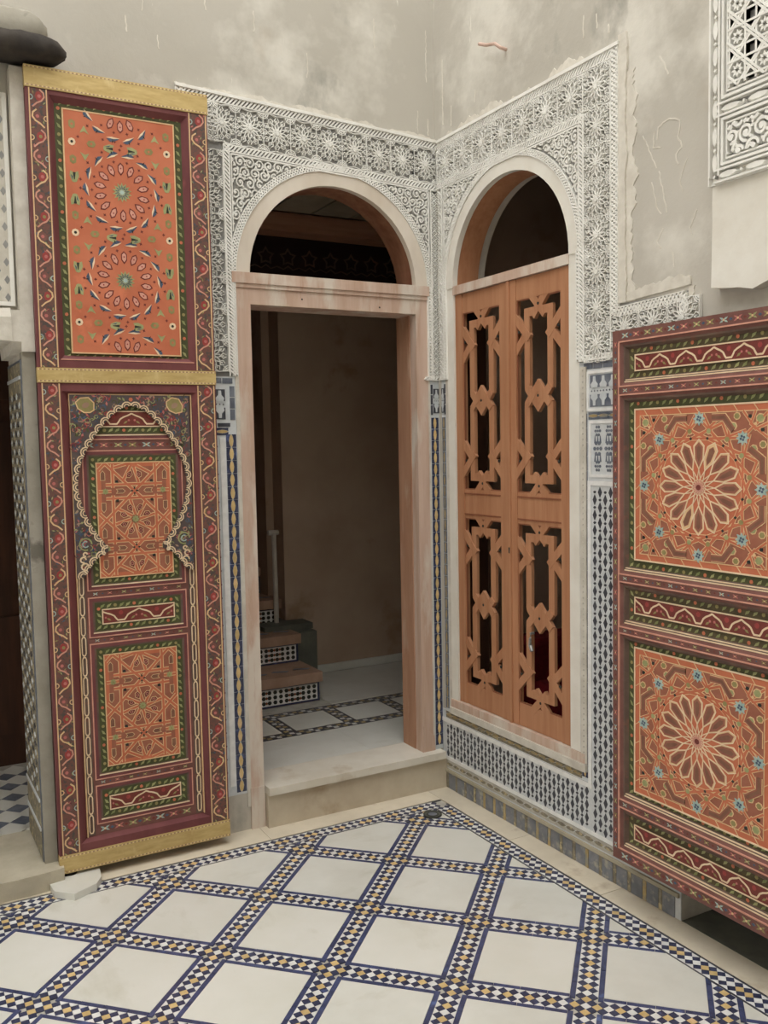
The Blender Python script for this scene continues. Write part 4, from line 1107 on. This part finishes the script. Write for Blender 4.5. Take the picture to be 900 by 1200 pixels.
# lower framework
fu0, fu1, fv0, fv1 = .078, LW-.078, .135, 1.815
b = MB(); b.bevel(fu0, fu1, fv0, fv1, .028, -.001, -.024, 'maroon', .012); b.strip([(.106, .15), (.106, 1.805), (.557, 1.805), (.557, .15)], .004, -.024, -.010, 'beige_line'); part('moulding', b, FL, ld)
b = MB(); b.box(.106, .549, .147, 1.803, -.026, -.022, 'maroon_brown')
field = part('lower_field', b, FL, ld)
for (a, c, flip) in ((.112, .132, 0), (.531, .551, 1)):         # pale chains down the sides
    b = MB(); k = 13
    b.box(a-.004, c+.004, .15, 1.15, -.022, -.0205, 'umber')
    for i in range(k):
        y0 = .16+i*.0755; P = [(a+.006, y0), (c-.006, y0), (c-.003, y0+.008), (c-.003, y0+.060), (c-.006, y0+.068), (a+.006, y0+.068), (a+.003, y0+.060), (a+.003, y0+.008)]
        b.strip(P, .0038, -.0205, -.018, 'cream_line', True)
        if i < k-1: b.box((a+c)/2-.002, (a+c)/2+.002, y0+.069, y0+.075, -.0205, -.018, 'cream_line')
    part('link_chain', b, FL, field)
def sub_panel(a, c, v0, v1, w, kind, name):
    """recessed panel with maroon edge, pale line, leaf border and a painted middle"""
    b = MB(); b.strip([(a, v0), (c, v0), (c, v1), (a, v1)], .0042, -.022, -.0185, 'pink_line', True)
    b.ring(a+.002, c-.002, v0+.002, v1-.002, .012, -.022, -.019, 'maroon'); b.bevel(a+.014, c-.014, v0+.014, v1-.014, .008, -.019, -.0215, 'cream_line' if False else 'umber')
    b.box(a+.014, c-.014, v0+.0135, v0+.0175, -.022, -.0178, 'cream_line')
    b.box(a+.022, c-.022, v0+.020, v1-.020, -.022, -.0212, 'moss'); leaves(b, a+.022, c-.022, v0+.020, v1-.020, w, -.0212, .024)
    o = part(name, b, FL, ld)
    b = MB(); x0, x1, y0, y1 = a+.022+w, c-.022-w, v0+.020+w, v1-.020-w
    if kind == 'star': b.box(x0, x1, y0, y1, -.0212, -.018, 'orange_paint'); panel8(b, x0, x1, y0, y1, -.018); part('strapwork', b, FL, o)
    else: b.box(x0, x1, y0, y1, -.0212, -.019, 'dark_red_paint'); ogee(b, x0, x1, y0, y1, -.019, 2); part('cartouche', b, FL, o)
sub_panel(.145, .515, 1.080, 1.598, .025, 'star', 'star_panel'); sub_panel(.145, .515, .362, .878, .025, 'star', 'star_panel')
sub_panel(.145, .515, .904, 1.052, .027, 'cartouche', 'cartouche_panel'); sub_panel(.145, .515, .191, .337, .027, 'cartouche', 'cartouche_panel')
sub_panel(.145, .515, 1.640, 1.790, .027, 'cartouche', 'cartouche_panel')
b = MB()
for (v0, v1) in ((1.056, 1.076), (.881, .900), (.340, .358), (.150, .187), (1.602, 1.636)): floral(b, .145, .515, v0, v1, -.022, .052)
part('floral_band', b, FL, field)
# scalloped arch board over the upper part of the lower field
KH = [(0, 1.764), (.030, 1.757), (.060, 1.738), (.095, 1.705), (.130, 1.662), (.163, 1.612), (.190, 1.555), (.204, 1.500), (.204, 1.455), (.194, 1.405), (.172, 1.345), (.145, 1.295), (.118, 1.258), (.103, 1.236), (.104, 1.222), (.122, 1.212), (.146, 1.200), (.163, 1.180), (.176, 1.158), (.190, 1.138), (.212, 1.130)]
kc = .3265
b = MB(); AN0, AN1 = -.016, -.008
for sg in (1, -1):
    P = [(kc+sg*x, y) for x, y in KH]; e_ = (.106 if sg < 0 else .549)
    for i in range(len(P)-1):     # vertical strips out to the frame
        b.prism([P[i], P[i+1], (e_, P[i+1][1]), (e_, P[i][1])], AN0, AN1, 'arch_ground')
    b.box(min(kc, e_), max(kc, e_), 1.764, 1.803, AN0, AN1, 'arch_ground')
arch = part('arch_board', b, FL, ld)
b = MB()
for sg in (1, -1):
    P = [(kc+sg*x, y) for x, y in KH]; R = resample(P, .0335)
    for i in range(len(R)-1):
        (p, d), (q, _) = R[i], R[i+1]; c = ((p[0]+q[0])/2, (p[1]+q[1])/2); dd = math.atan2(q[1]-p[1], q[0]-p[0])
        s_ = 1 if sg > 0 else -1       # bulge away from the opening
        for r_, w_ in ((.0175, .0040), (.0095, .0034)):
            b.strip(xf([(x, s_*y) for x, y in arc(0, 0, r_, 0, PI, 6)], c[0], c[1], dd), w_, AN0, AN1+.005, 'cream_line')
        b.prism(xf([(x, s_*y) for x, y in arc(0, 0, .0175, 0, PI, 6)], c[0], c[1], dd), AN0, AN1+.0012, 'arch_ground')
    for (x, y, r_) in ((.190, 1.172, .013), (.196, 1.198, .010), (.188, 1.218, .007)): b.strip(arc(kc+sg*x, y, r_, 0, 2*PI*.8, 8), .005, AN1, AN1+.004, 'cream_line')
part('scalloped_edge', b, FL, arch)
b = MB(); rr = random.Random(9)
for sg in (1, -1):        # corner leaves and scrolls
    c = (kc+sg*.165, 1.765)
    b.prism(xf([(-.034, -.002), (-.022, .022), (.004, .030), (.028, .014), (.036, -.008), (.018, -.024), (-.008, -.026), (-.026, -.016)], c[0], c[1], -.5, 1, sg), AN1, AN1+.0012, 'olive_paint')
    b.strip(xf([(-.034, -.002), (-.022, .022), (.004, .030), (.028, .014), (.036, -.008), (.018, -.024), (-.008, -.026), (-.026, -.016)], c[0], c[1], -.5, 1, sg), .004, AN1, AN1+.002, 'beige_line', True)
    b.prism(xf(circ(0, 0, .014, 8, ry=.010), c[0], c[1], .5), AN1+.0012, AN1+.002, 'terracotta')
    b.strip(arc(kc+sg*.185, 1.255, .022, 0, 2*PI*.8, 10), .005, AN1, AN1+.002, 'sage'); b.strip(arc(kc+sg*.185, 1.255, .011, 1, 2*PI*.9, 8), .004, AN1, AN1+.002, 'aqua_paint')
    for _ in range(1100):
        x, y = rr.uniform(.01, .218), rr.uniform(1.14, 1.80)
        # outside the keyhole only
        hw = 0
        for i in range(len(KH)-1):
            (xa, ya), (xb, yb) = KH[i], KH[i+1]
            if min(ya, yb) <= y <= max(ya, yb): hw = max(hw, xa+(xb-xa)*(y-ya)/(yb-ya) if yb != ya else max(xa, xb))
        if x < hw+.024: continue
        m = rr.choice(['red_paint', 'rose_paint', 'blue_paint', 'moss', 'sage', 'maroon', 'blue_paint', 'terracotta'])
        if rr.random() < .5: b.strip(arc(kc+sg*x, y, rr.uniform(.005, .010), rr.random()*6, rr.random()*6+4, 6), .0025, AN1, AN1+.001, m)
        else: b.prism(xf([(-.009, 0), (0, .004), (.009, 0), (0, -.004)], kc+sg*x, y, rr.random()*3), AN1, AN1+.0008, m)
b.prism(circ(kc, 1.787, .008, 6), AN1, AN1+.001, 'orange_paint')
part('painted_scrolls', b, FL, arch)
b = MB(); b.prism(circ(.03, 0, .022, 10), 0, .05, 'iron'); 
pv = MB(); pv.tube([FL.p(.035, .0275, -.026), FL.p(.035, .06, -.026)], .020, 'iron', 10); part('pivot_pin', pv, None, ld)

# ---------------------------------------------------------------- right door leaf
RY0, RXF = -1.203, -.100
FR = Frame((RXF, RY0, 0), (0, -1, 0), (0, 0, 1))
RW = .714; RZ0, RZ1 = .163, 1.962
rd = thing('painted_door', 'broad low painted door leaf with two square orange rosette panels', 'door', FR.p(RW/2, RZ0, -.03), 'painted door leaves')
b = MB(); b.box(0, RW, RZ0, RZ1, -.055, -.028, 'umber'); part('core_board', b, FR, rd)
for i, (a, c) in enumerate(((0, .030), (RW-.030, RW))):
    b = MB(); b.box(a, c, RZ0, RZ1, -.055, 0, 'maroon_brown'); st = part('stile', b, FR, rd)
    b = MB(); floral(b, a+.003, c-.006, RZ0+.02, RZ1-.02, 0, .052, True, ('aqua_paint', 'rose_paint', 'olive_paint', 'sage'))
    q = c-.002 if i == 0 else a+.002; b.strip([(q, RZ0+.038), (q, RZ1-.04)], .004, 0, .0015, 'pink_line'); part('painted_flowers', b, FR, st)
rails = ((1.924, RZ1), (1.750, 1.778), (1.127, 1.153), (.952, .974), (.349, .377), (RZ0, .203))
for (v0, v1) in rails:
    b = MB(); b.box(.030, RW-.030, v0, v1, -.055, -.0005, 'maroon_brown'); ra = part('rail', b, FR, rd)
    b = MB(); floral(b, .032, RW-.032, v0+.003, v1-.003, -.0005, .050); part('painted_flowers', b, FR, ra)
def rpanel(v0, v1, iv0, iv1, kind, name):
    b = MB(); a, c = .030, RW-.030
    b.strip([(a, v0), (c, v0), (c, v1), (a, v1)], .0045, -.004, .0012, 'pink_line', True)
    b.bevel(a, c, v0, v1, .012, -.001, -.008, 'maroon_brown'); b.ring(a+.012, c-.012, v0+.012, v1-.012, .006, -.02, -.008, 'umber')
    b.box(a+.018, c-.018, v0+.0125, v0+.0165, -.02, -.0065, 'cream_line'); b.box(a+.018, c-.018, v0+.0195, v0+.0225, -.02, -.010, 'cream_line')
    b.bevel(a+.018, c-.018, v0+.018, v1-.018, .008, -.008, -.020, 'umber'); part('moulding', b, FR, rd)
    b = MB(); b.box(a+.026, c-.026, v0+.018, v1-.018, -.026, -.020, 'moss_brown' if kind == 'cartouche' else 'moss'); leaves(b, a+.026, c-.026, v0+.020, v1-.018, .026, -.020, .028)
    o = part(name, b, FR, rd)
    b = MB(); b.box(.089, RW-.089, iv0, iv1, -.020, -.015, 'orange_paint' if kind == 'star' else 'dark_red_paint')
    if kind == 'star': panel16(b, .089, RW-.089, iv0, iv1, -.015); part('rosette_strapwork', b, FR, o)
    else: ogee(b, .089, RW-.089, iv0, iv1, -.015, 5); part('cartouche', b, FR, o)
rpanel(1.778, 1.924, 1.826, 1.877, 'cartouche', 'cartouche_panel'); rpanel(1.153, 1.750, 1.206, 1.700, 'star', 'rosette_panel')
rpanel(.974, 1.127, 1.026, 1.080, 'cartouche', 'cartouche_panel'); rpanel(.377, .952, .418, .911, 'star', 'rosette_panel'); rpanel(.203, .349, .252, .302, 'cartouche', 'cartouche_panel')
for v in (.35, 1.75):     # hinge pins into the wall behind
    b = MB(); b.tube([FR.p(RW-.02, v, -.05), FR.p(RW-.02, v, -.099)], .010, 'iron'); part('hinge_pin', b, None, rd)

# ================================================================== STAIR ROOM BEHIND THE DOORWAY
YB = 1.655
mb = MB(); mb.box(-.10, 1.3, YB, YB+.15, ZT-.1, 3.4, 'room_plaster')
struct('wall_stair_room', mb, None, 'brown stained plaster wall inside the stair room', 'wall')
mb = MB(); mb.box(1.3, 1.4, .20, YB+.15, 0, 3.4, 'room_plaster'); mb.box(-1.10, -.98, .20, 3.9, 0, 3.4, 'room_plaster'); mb.box(-.15, -.10, YB+.15, 3.9, 0, 3.4, 'room_plaster')
mb.box(-1.10, -.10, 3.9, 4.0, 0, 3.4, 'room_plaster'); mb.box(.251, 1.4, .20, .335, 0, 3.4, 'room_plaster')
struct('wall_stairwell', mb, None, 'shaded brown plaster side walls of the stairwell', 'wall')
mb = MB(); mb.box(-1.10, 1.4, .20, 4.0, 3.4, 3.5, 'dark_wood')
ceil = struct('ceiling', mb, None, 'dark timber ceiling over the stair room', 'ceiling')
b = MB(); b.box(-.98, 1.3, 1.40, 1.56, 2.83, 2.93, 'beam_wood')
bm_ = tag(link('ceiling_beam', b.mesh('ceiling_beam'), None, (0, 0, 0)), 'pale brown timber beam seen through the doorway arch', 'beam', None, 'structure')
for k in range(9):
    b = MB(); b.box(-.98+k*.25, -.98+k*.25+.235, .34, 1.39, 2.935, 2.955, 'worn_stone'); part('ceiling_plank', b, None, bm_)
b = MB(); b.box(-.98, 1.3, 1.57, 1.60, 2.50, 2.93, 'frieze_paint'); fr = part('painted_frieze', b, None, bm_)
b = MB()
FF = Frame((0, 1.57, 0), (1, 0, 0), (0, 0, 1))
for k in range(16):
    c = -.9+k*.14; b.strip(star(c, 2.715, .048, .028, 5), .009, .0, .003, 'umber', True); b.strip([(c-.07, 2.66), (c-.03, 2.645), (c, 2.665), (c+.03, 2.645), (c+.07, 2.66)], .007, 0, .003, 'umber')
part('frieze_stars', b, FF, bm_)
# floor of the room
mb = MB(); mb.box(-.98, 1.3, .20, YB, .02, ZT-.004, 'grout')
sfl = struct('floor_stair_room', mb, None, 'marble floor with narrow mosaic strips inside the stair doorway', 'floor')
for (x0, x1, y0, y1) in ((-.98, -.30, .20, .57), (-.30, .40, .20, .57), (.40, 1.3, .20, .57)):
    b = MB(); b.box(x0+.001, x1-.001, y0+.001, y1-.001, ZT-.006, ZT, 'marble'); part('marble_slab', b, None, sfl)
xs = [-.86, -.52, -.18, .16, .50, .84, 1.18]
for i in range(len(xs)-1):
    b = MB(); b.box(xs[i]+.038, xs[i+1]-.038, .645, .895, ZT-.006, ZT, random.choice(['marble', 'marble_b'])); part('marble_slab', b, None, sfl)
for (x0, x1) in ((-.12, .55), (.55, 1.3)):
    b = MB(); b.box(x0+.001, x1-.001, .985, YB-.02, ZT-.006, ZT, 'marble'); part('marble_slab', b, None, sfl)
def mosaic(parent, x0, x1, y0, y1, s, z, kx=.5):
    b = MB(); nx, ny = max(1, round((x1-x0)/s)), max(1, round((y1-y0)/s))
    for i in range(nx):
        for j in range(ny):
            a, c = x0+(x1-x0)*i/nx, y0+(y1-y0)*j/ny; w, h = (x1-x0)/nx, (y1-y0)/ny
            m = 'dark_glaze' if (i+j) % 2 else ('white_glaze' if (i+j) % 4 else 'ochre_glaze')
            b.box(a+.001, a+w-.001, c+.001, c+h-.001, z-.006, z, m)
    part('mosaic_strip', b, FG, parent, 'stuff')
for (y0, y1) in ((.582, .633), (.907, .958)): mosaic(sfl, -.97, 1.28, y0, y1, .026, ZT)
for x in xs: mosaic(sfl, x-.026, x+.026, .645, .895, .026, ZT)
b = MB()
for y in (.572, .635, .897, .960): b.box(-.97, 1.28, y, y+.008, ZT-.006, ZT, 'dark_glaze')
for x in xs:
    for s_ in (-.036, .028): b.box(x+s_, x+s_+.008, .645, .895, ZT-.006, ZT, 'dark_glaze')
part('dark_line_tile', b, FG, sfl, 'stuff')
b = MB(); b.box(-.10, 1.3, YB-.014, YB, ZT, ZT+.05, 'marble'); part('baseboard', b, None, sfl)

# staircase going up at the left
sx0, sx1 = -.98, -.145
st = tag(link('staircase', None, None, ((sx0+sx1)/2, 1.09, ZT)), 'steep stairs with mosaic tiled risers and terracotta treads inside the doorway', 'stairs', None, 'structure')
def star_tile():
    b = MB(); return b
for k in range(8):
    y0 = 1.09+k*.285; z0 = ZT+k*.165; z1 = z0+.165
    b = MB(); b.box(sx0, sx1, y0+.004, y0+.32, z0-.04, z1-.055, 'terracotta'); part('step_block', b, None, st)
    b = MB(); b.box(sx0, sx1+.012, y0-.022, y0+.30, z1-.055, z1, 'terracotta')
    for q in range(5): b.prism([(sx0+.2+q*.13, y0+.10), (sx0+.28+q*.13, y0+.07), (sx0+.30+q*.13, y0+.09), (sx0+.22+q*.13, y0+.12)], z1, z1+.002, 'slate_glaze')
    part('tread', b, None, st)
    FS = Frame((0, y0+.004, 0), (1, 0, 0), (0, 0, 1)); b = MB()
    b.box(sx0, sx1, z0, z1-.055, 0, .003, 'white_glaze'); b.ring(sx0, sx1, z0, z1-.055, .012, .003, .006, 'navy_glaze', .010)
    nx, nz = 24, 3; w = (sx1-sx0-.03)/nx; h = (z1-.055-z0-.026)/nz
    for i in range(nx):
        for j in range(nz):
            cx, cz = sx0+.015+(i+.5)*w, z0+.013+(j+.5)*h
            b.prism(circ(cx, cz, w*.36, 6), .003, .0055, 'ink')
            if (i//3) % 2 == 0: b.prism(xf([(-w*.3, 0), (0, -h*.3), (w*.3, 0), (0, h*.3)], cx+w/2, cz), .003, .005, 'brown_glaze')
    part('tiled_riser', b, FS, st)
b = MB(); b.box(-.15, .0, 1.42, YB+.1, ZT, .50, 'grey_stone'); b.box(-.30, .012, 1.50, YB+.1, .50, .535, 'grey_stone'); part('curb', b, None, st)
b = MB(); b.tube([(-.175, 1.62, .535), (-.175, 1.62, .80), (-.178, 1.62, 1.08)], .015, 'white_pipe', 10); b.tube([(-.215, 1.62, 1.085), (-.15, 1.62, 1.085)], .016, 'white_pipe', 8)
tag(link('rail_post', b.mesh('rail_post', None, Vector((-.175, 1.62, .535))), None, (-.175, 1.62, .535)), 'slim pale handrail post standing on the grey curb by the stairs', 'post')

# ================================================================== ROOM BEHIND THE LATTICE
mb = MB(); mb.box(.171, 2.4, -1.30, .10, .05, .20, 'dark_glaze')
wf = struct('floor_window_room', mb, None, 'dim tiled floor of the room behind the lattice window', 'floor')
b = MB()
for i in range(8):
    for j in range(8):
        if (i+j) % 2: b.box(.26+i*.16, .26+i*.16+.155, -1.26+j*.16, -1.9+j*.16+.155, .20, .204, 'pale_blue_glaze')
part('pale_floor_tile', b, None, wf, 'stuff')
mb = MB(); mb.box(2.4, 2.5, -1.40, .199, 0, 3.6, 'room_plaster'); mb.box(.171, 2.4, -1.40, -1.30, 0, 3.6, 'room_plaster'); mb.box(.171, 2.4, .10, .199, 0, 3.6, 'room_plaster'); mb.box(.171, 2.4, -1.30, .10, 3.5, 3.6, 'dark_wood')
struct('wall_window_room', mb, None, 'dark walls of the room behind the lattice window', 'wall')
mb = MB(); mb.box(.171, 1.6, -1.425, -1.405, 0, 2.3, 'dark_wood'); mb.box(.171, 1.6, -3.1, -3.0, 0, 2.3, 'dark_wood'); mb.box(1.6, 1.7, -3.1, -1.41, 0, 2.3, 'dark_wood'); mb.box(.171, 1.7, -3.1, -1.41, 2.3, 2.4, 'dark_wood')  # assumed passage, added dark for the deep shadow under the door
struct('wall_assumed_passage', mb, None, 'assumed dark passage walls, put in for the deep shadow under the right painted door', 'wall')
mb = MB(); mb.box(0.0, 1.6, -3.0, -1.406, -.08, -.002, 'grey_stone')
struct('floor_passage', mb, None, 'dim stone floor of the assumed passage, put in for the deep shadow under the right painted door', 'floor')
def rounded(b, x0, x1, y0, y1, z0, z1, r, m, seg=4):
    P = arc(x1-r, y1-r, r, 0, PI/2, seg)+arc(x0+r, y1-r, r, PI/2, PI, seg)+arc(x0+r, y0+r, r, PI, 1.5*PI, seg)+arc(x1-r, y0+r, r, 1.5*PI, 2*PI, seg)
    b.prism(P, z0, z1-r, m, True); b.prism(P, z1-r, z1, m, False, inset=.12)
seat = thing('red_bench', 'dark red upholstered bench glimpsed behind the lattice', 'bench', (.75, -.35, .204))
b = MB(); rounded(b, .42, 1.1, -.62, .05, .204, .46, .03, 'red_cloth'); part('seat_cushion', b, FG, seat)
b = MB(); rounded(b, .42, 1.1, -.10, .06, .46, .66, .03, 'red_cloth'); part('back_cushion', b, FG, seat)

# ================================================================== LEFT ENTRANCE
PX = -1.79
mb = MB(); mb.box(PX, PX+.12, -.0, YA, .075, 2.0, 'pillar_plaster')
FP = Frame((PX, 0, 0), (0, -1, 0), (0, 0, 1))        # reveal of the left entrance, facing -x
g = MB(); g.box(-.335, -.0, .075, 1.93, 0, .004, 'slate_glaze')
g.prism([(-.33, .08), (-.005, .08), (-.005, 1.92), (-.33, 1.92)], .004, .005, 'worn_glaze')
trim_8 = struct('trim_8', g, FP, 'grey worn tile panel on the reveal of the left entrance', 'tiles')
b = MB()
for j in range(44):
    for i in range(5):
        b.prism([(-.30+i*.062-.02, .34+j*.034), (-.30+i*.062, .34+j*.034-.012), (-.30+i*.062+.02, .34+j*.034), (-.30+i*.062, .34+j*.034+.012)], .005, .007, 'dark_glaze' if (i+j) % 2 else 'pale_blue_glaze')
part('small_grey_tile', b, FP, trim_8, 'stuff')
b = MB()
for v in (.19, .30, 1.86): b.box(-.33, -.005, v, v+.012, .005, .009, 'pale_blue_glaze')
part('pale_fillet', b, FP, trim_8)
mb = MB(); mb.box(PX, -1.60, -.015, YA, .07, 1.955, 'pillar_plaster'); mb.box(PX, -1.60, -.03, YA, 1.955, 2.94, 'lime_plaster')
struct('trim_9', mb, None, 'rough pale plaster strip of the pillar beside the left painted door', 'plaster')
# impost under the arch of the entrance
b = MB(); P = [(-.335, 2.0), (-.335, 2.10), (.03, 2.10), (.03, 1.99), (.0, 1.965), (-.05, 1.95), (-.30, 1.95)]
b.prism(P, 0, .03, 'lime_plaster', True); b.prism([(-.33, 1.99), (.035, 1.99), (.035, 2.075), (.01, 2.11), (-.33, 2.11)], .03, .10, 'lime_plaster', True, inset=.1)
struct('trim_10', b, FP, 'rounded plaster impost at the spring of the left entrance arch', 'impost')
g = MB(); g.box(-2.6, PX-.005, 2.12, 2.86, 0, .012, 'lime_plaster')
trim_11 = struct('trim_11', g, FA, 'white pierced stucco over the left entrance', 'stucco')
b = MB()
for k in range(22):
    for q in range(5):
        b.prism(xf([(-.010, 0), (0, -.016), (.010, 0), (0, .016)], PX-.03-.06*q-(.03 if k % 2 else 0), 2.15+k*.031), .012, .013, 'shaded_stucco_ground')  # pierced holes painted as dark lozenges, their shade in the colour
part('painted_cutout', b, FA, trim_11)
b = MB(); b.ring(-2.6, PX-.008, 2.12, 2.86, .014, .012, .020, 'stucco'); part('fillet', b, FA, trim_11)
# worn entrance step
mb = MB(); rgs = random.Random(3)
front = [(-3.2+i*.1, -.10+rgs.uniform(-.008, .008)) for i in range(15)]
front = [(x, y) for x, y in front if x < -1.83]
mb.prism(front + [(-1.80, -.095), (-1.735, -.085), (-1.725, .034), (PX, .034), (PX, .345), (-3.2, .345)], .001, .072, 'worn_stone', True)
struct('entrance_step', mb, FG, 'worn stone doorstep of the left entrance', 'step')
mb = MB(); mb.box(-3.2, -1.45, .346, 1.25, .0, .06, 'grout')
ef = struct('floor_entrance', mb, None, 'black and white checker tile floor inside the left entrance', 'floor')
tb = {}
for m in ('slate_glaze', 'marble_b', 'dark_glaze'):
    b = MB(); b.box(-.051, .051, -.051, .051, -.004, .006, m); tb[m] = lmesh('floor_tile', b, FG)
for i in range(16):
    for j in range(12):
        x, y = -3.1+i*.0735*1.414+(0.052*1.414 if j % 2 else 0), .40+j*.0735
        if x > -1.52 or y > 1.2: continue
        key = 'marble_b' if (i*2+j) % 2 == 0 and j % 2 == 0 else ('slate_glaze' if j % 2 else 'marble_b')
        o = link('floor_tile', tb[key], ef, (x, y, .062)); o.rotation_euler = (0, 0, PI/4)
mb = MB(); mb.box(-3.3, -1.35, 1.25, 1.32, 0, 3.3, 'dark_wood')
for (x0, x1) in ((-1.98, -1.62), (-2.40, -2.03)): mb.box(x0, x1, .25, .95, 0, 0, 'dark_wood')
dr = tag(link('door_2', mb.mesh('door_2'), None, (0, 0, 0)), 'dark brown wooden door standing inside the left entrance', 'door', None, 'structure')
for (x0, x1) in ((-1.98, -1.62), (-2.42, -2.03)):
    for (z0, z1) in ((.22, .80), (.90, 1.75), (1.85, 2.4)):
        b = MB(); b.box(x0, x1, 1.235, 1.249, z0, z1, 'dark_wood'); part('door_panel', b, None, dr)
mb = MB(); mb.box(-1.45, -1.12, .336, 1.25, 0, 3.3, 'room_plaster'); mb.box(-3.3, -3.2, .336, 1.25, 0, 3.3, 'room_plaster'); mb.box(-3.3, -1.12, .336, 1.32, 3.3, 3.4, 'dark_wood')
struct('wall_entrance', mb, None, 'shaded side walls of the left entrance passage', 'wall')

# ================================================================== ODDS AND ENDS
# pivot stone under the left painted door
b = MB(); b.prism([(-1.795, .02), (-1.60, -.03), (-1.612, -.125), (-1.640, -.175), (-1.725, -.215), (-1.785, -.155)], .001, .026, 'marble', True)
ps = MB(); ps.v, ps.f, ps.m, ps.mats = b.v, b.f, b.m, b.mats
o = tag(link('pivot_stone', ps.mesh('pivot_stone', FG, Vector((-1.7, -.1, 0))), None, (-1.7, -.1, 0)), 'chipped white marble pivot stone under the left painted door', 'stone')
b = MB(); b.prism(circ(LX0+.035, LYF-.026+.052, .030, 12), .026, .027, 'soot'); part('pivot_socket', b, FG, o)
# floor drain
b = MB(); b.prism(circ(-.236, -.240, .040, 20), .0005, .004, 'grey_stone', True)
o = tag(link('drain_cover', b.mesh('drain_cover', FG, Vector((-.236, -.24, 0))), None, (-.236, -.24, 0)), 'small round metal drain cover set in the mosaic corner', 'drain')
b = MB(); b.strip(circ(-.236, -.240, .038, 20), .005, .004, .0055, 'ink', True); b.strip(circ(-.236, -.240, .024, 16), .005, .004, .0055, 'ink', True); b.prism(circ(-.236, -.240, .019, 12), .004, .0052, 'slate_glaze'); part('rim', b, FG, o)
# bent pipe stub high on the right wall
b = MB(); b.tube([FB.p(.50, 3.150, -.01), FB.p(.50, 3.152, .03), FB.p(.485, 3.170, .045), FB.p(.43, 3.185, .045), FB.p(.372, 3.212, .040)], .007, 'copper_pipe', 8)
o = tag(link('pipe_stub', b.mesh('pipe_stub', None, FB.p(.5, 3.15, 0)), None, FB.p(.5, 3.15, 0)), 'bent pinkish pipe stub sticking out of the bare plaster above the window', 'pipe')
# bracket block that holds the head of the left painted door
bk = thing('pivot_bracket', 'sooty dark timber bracket above the left painted door', 'bracket', FA.p(-1.78, 2.96, .05))
def lump(name, m, u0, u1, v0, v1, n0, n1, seed):
    rr = random.Random(seed); b = MB(); k = 14; N = 5
    rings = []
    for i in range(k+1):
        f = i/k; u = u0+(u1-u0)*f; e = math.sqrt(max(.04, 1-(2*f-1)**6)); ring = []
        for j in range(10):
            a = 2*PI*j/10; s_ = lambda x: math.copysign(abs(x)**.6, x)
            ring.append((u, (v0+v1)/2+(v1-v0)/2*s_(sin(a))*e+rr.uniform(-.004, .004), (n0+n1)/2+(n1-n0)/2*s_(cos(a))*e+rr.uniform(-.004, .004)))
        rings.append(ring)
    mi = b.mi(m)
    for r in rings: b.v += r
    for i in range(k):
        for j in range(10):
            a, c = i*10+j, i*10+(j+1) % 10; b.f.append((a, c, c+10, a+10)); b.m.append(mi)
    b.f.append(tuple(range(9, -1, -1))); b.f.append(tuple(range(k*10, k*10+10))); b.m += [mi, mi]
    o = part(name, b, FA, bk)
    o.data.polygons.foreach_set('use_smooth', [True]*len(o.data.polygons)); return o
lump('bracket_beam', 'soot', -2.05, -1.60, 2.955, 3.035, 0, .17, 1)
lump('plaster_cap', 'pillar_plaster', -2.05, -1.65, 3.03, 3.15, -.02, .07, 2)
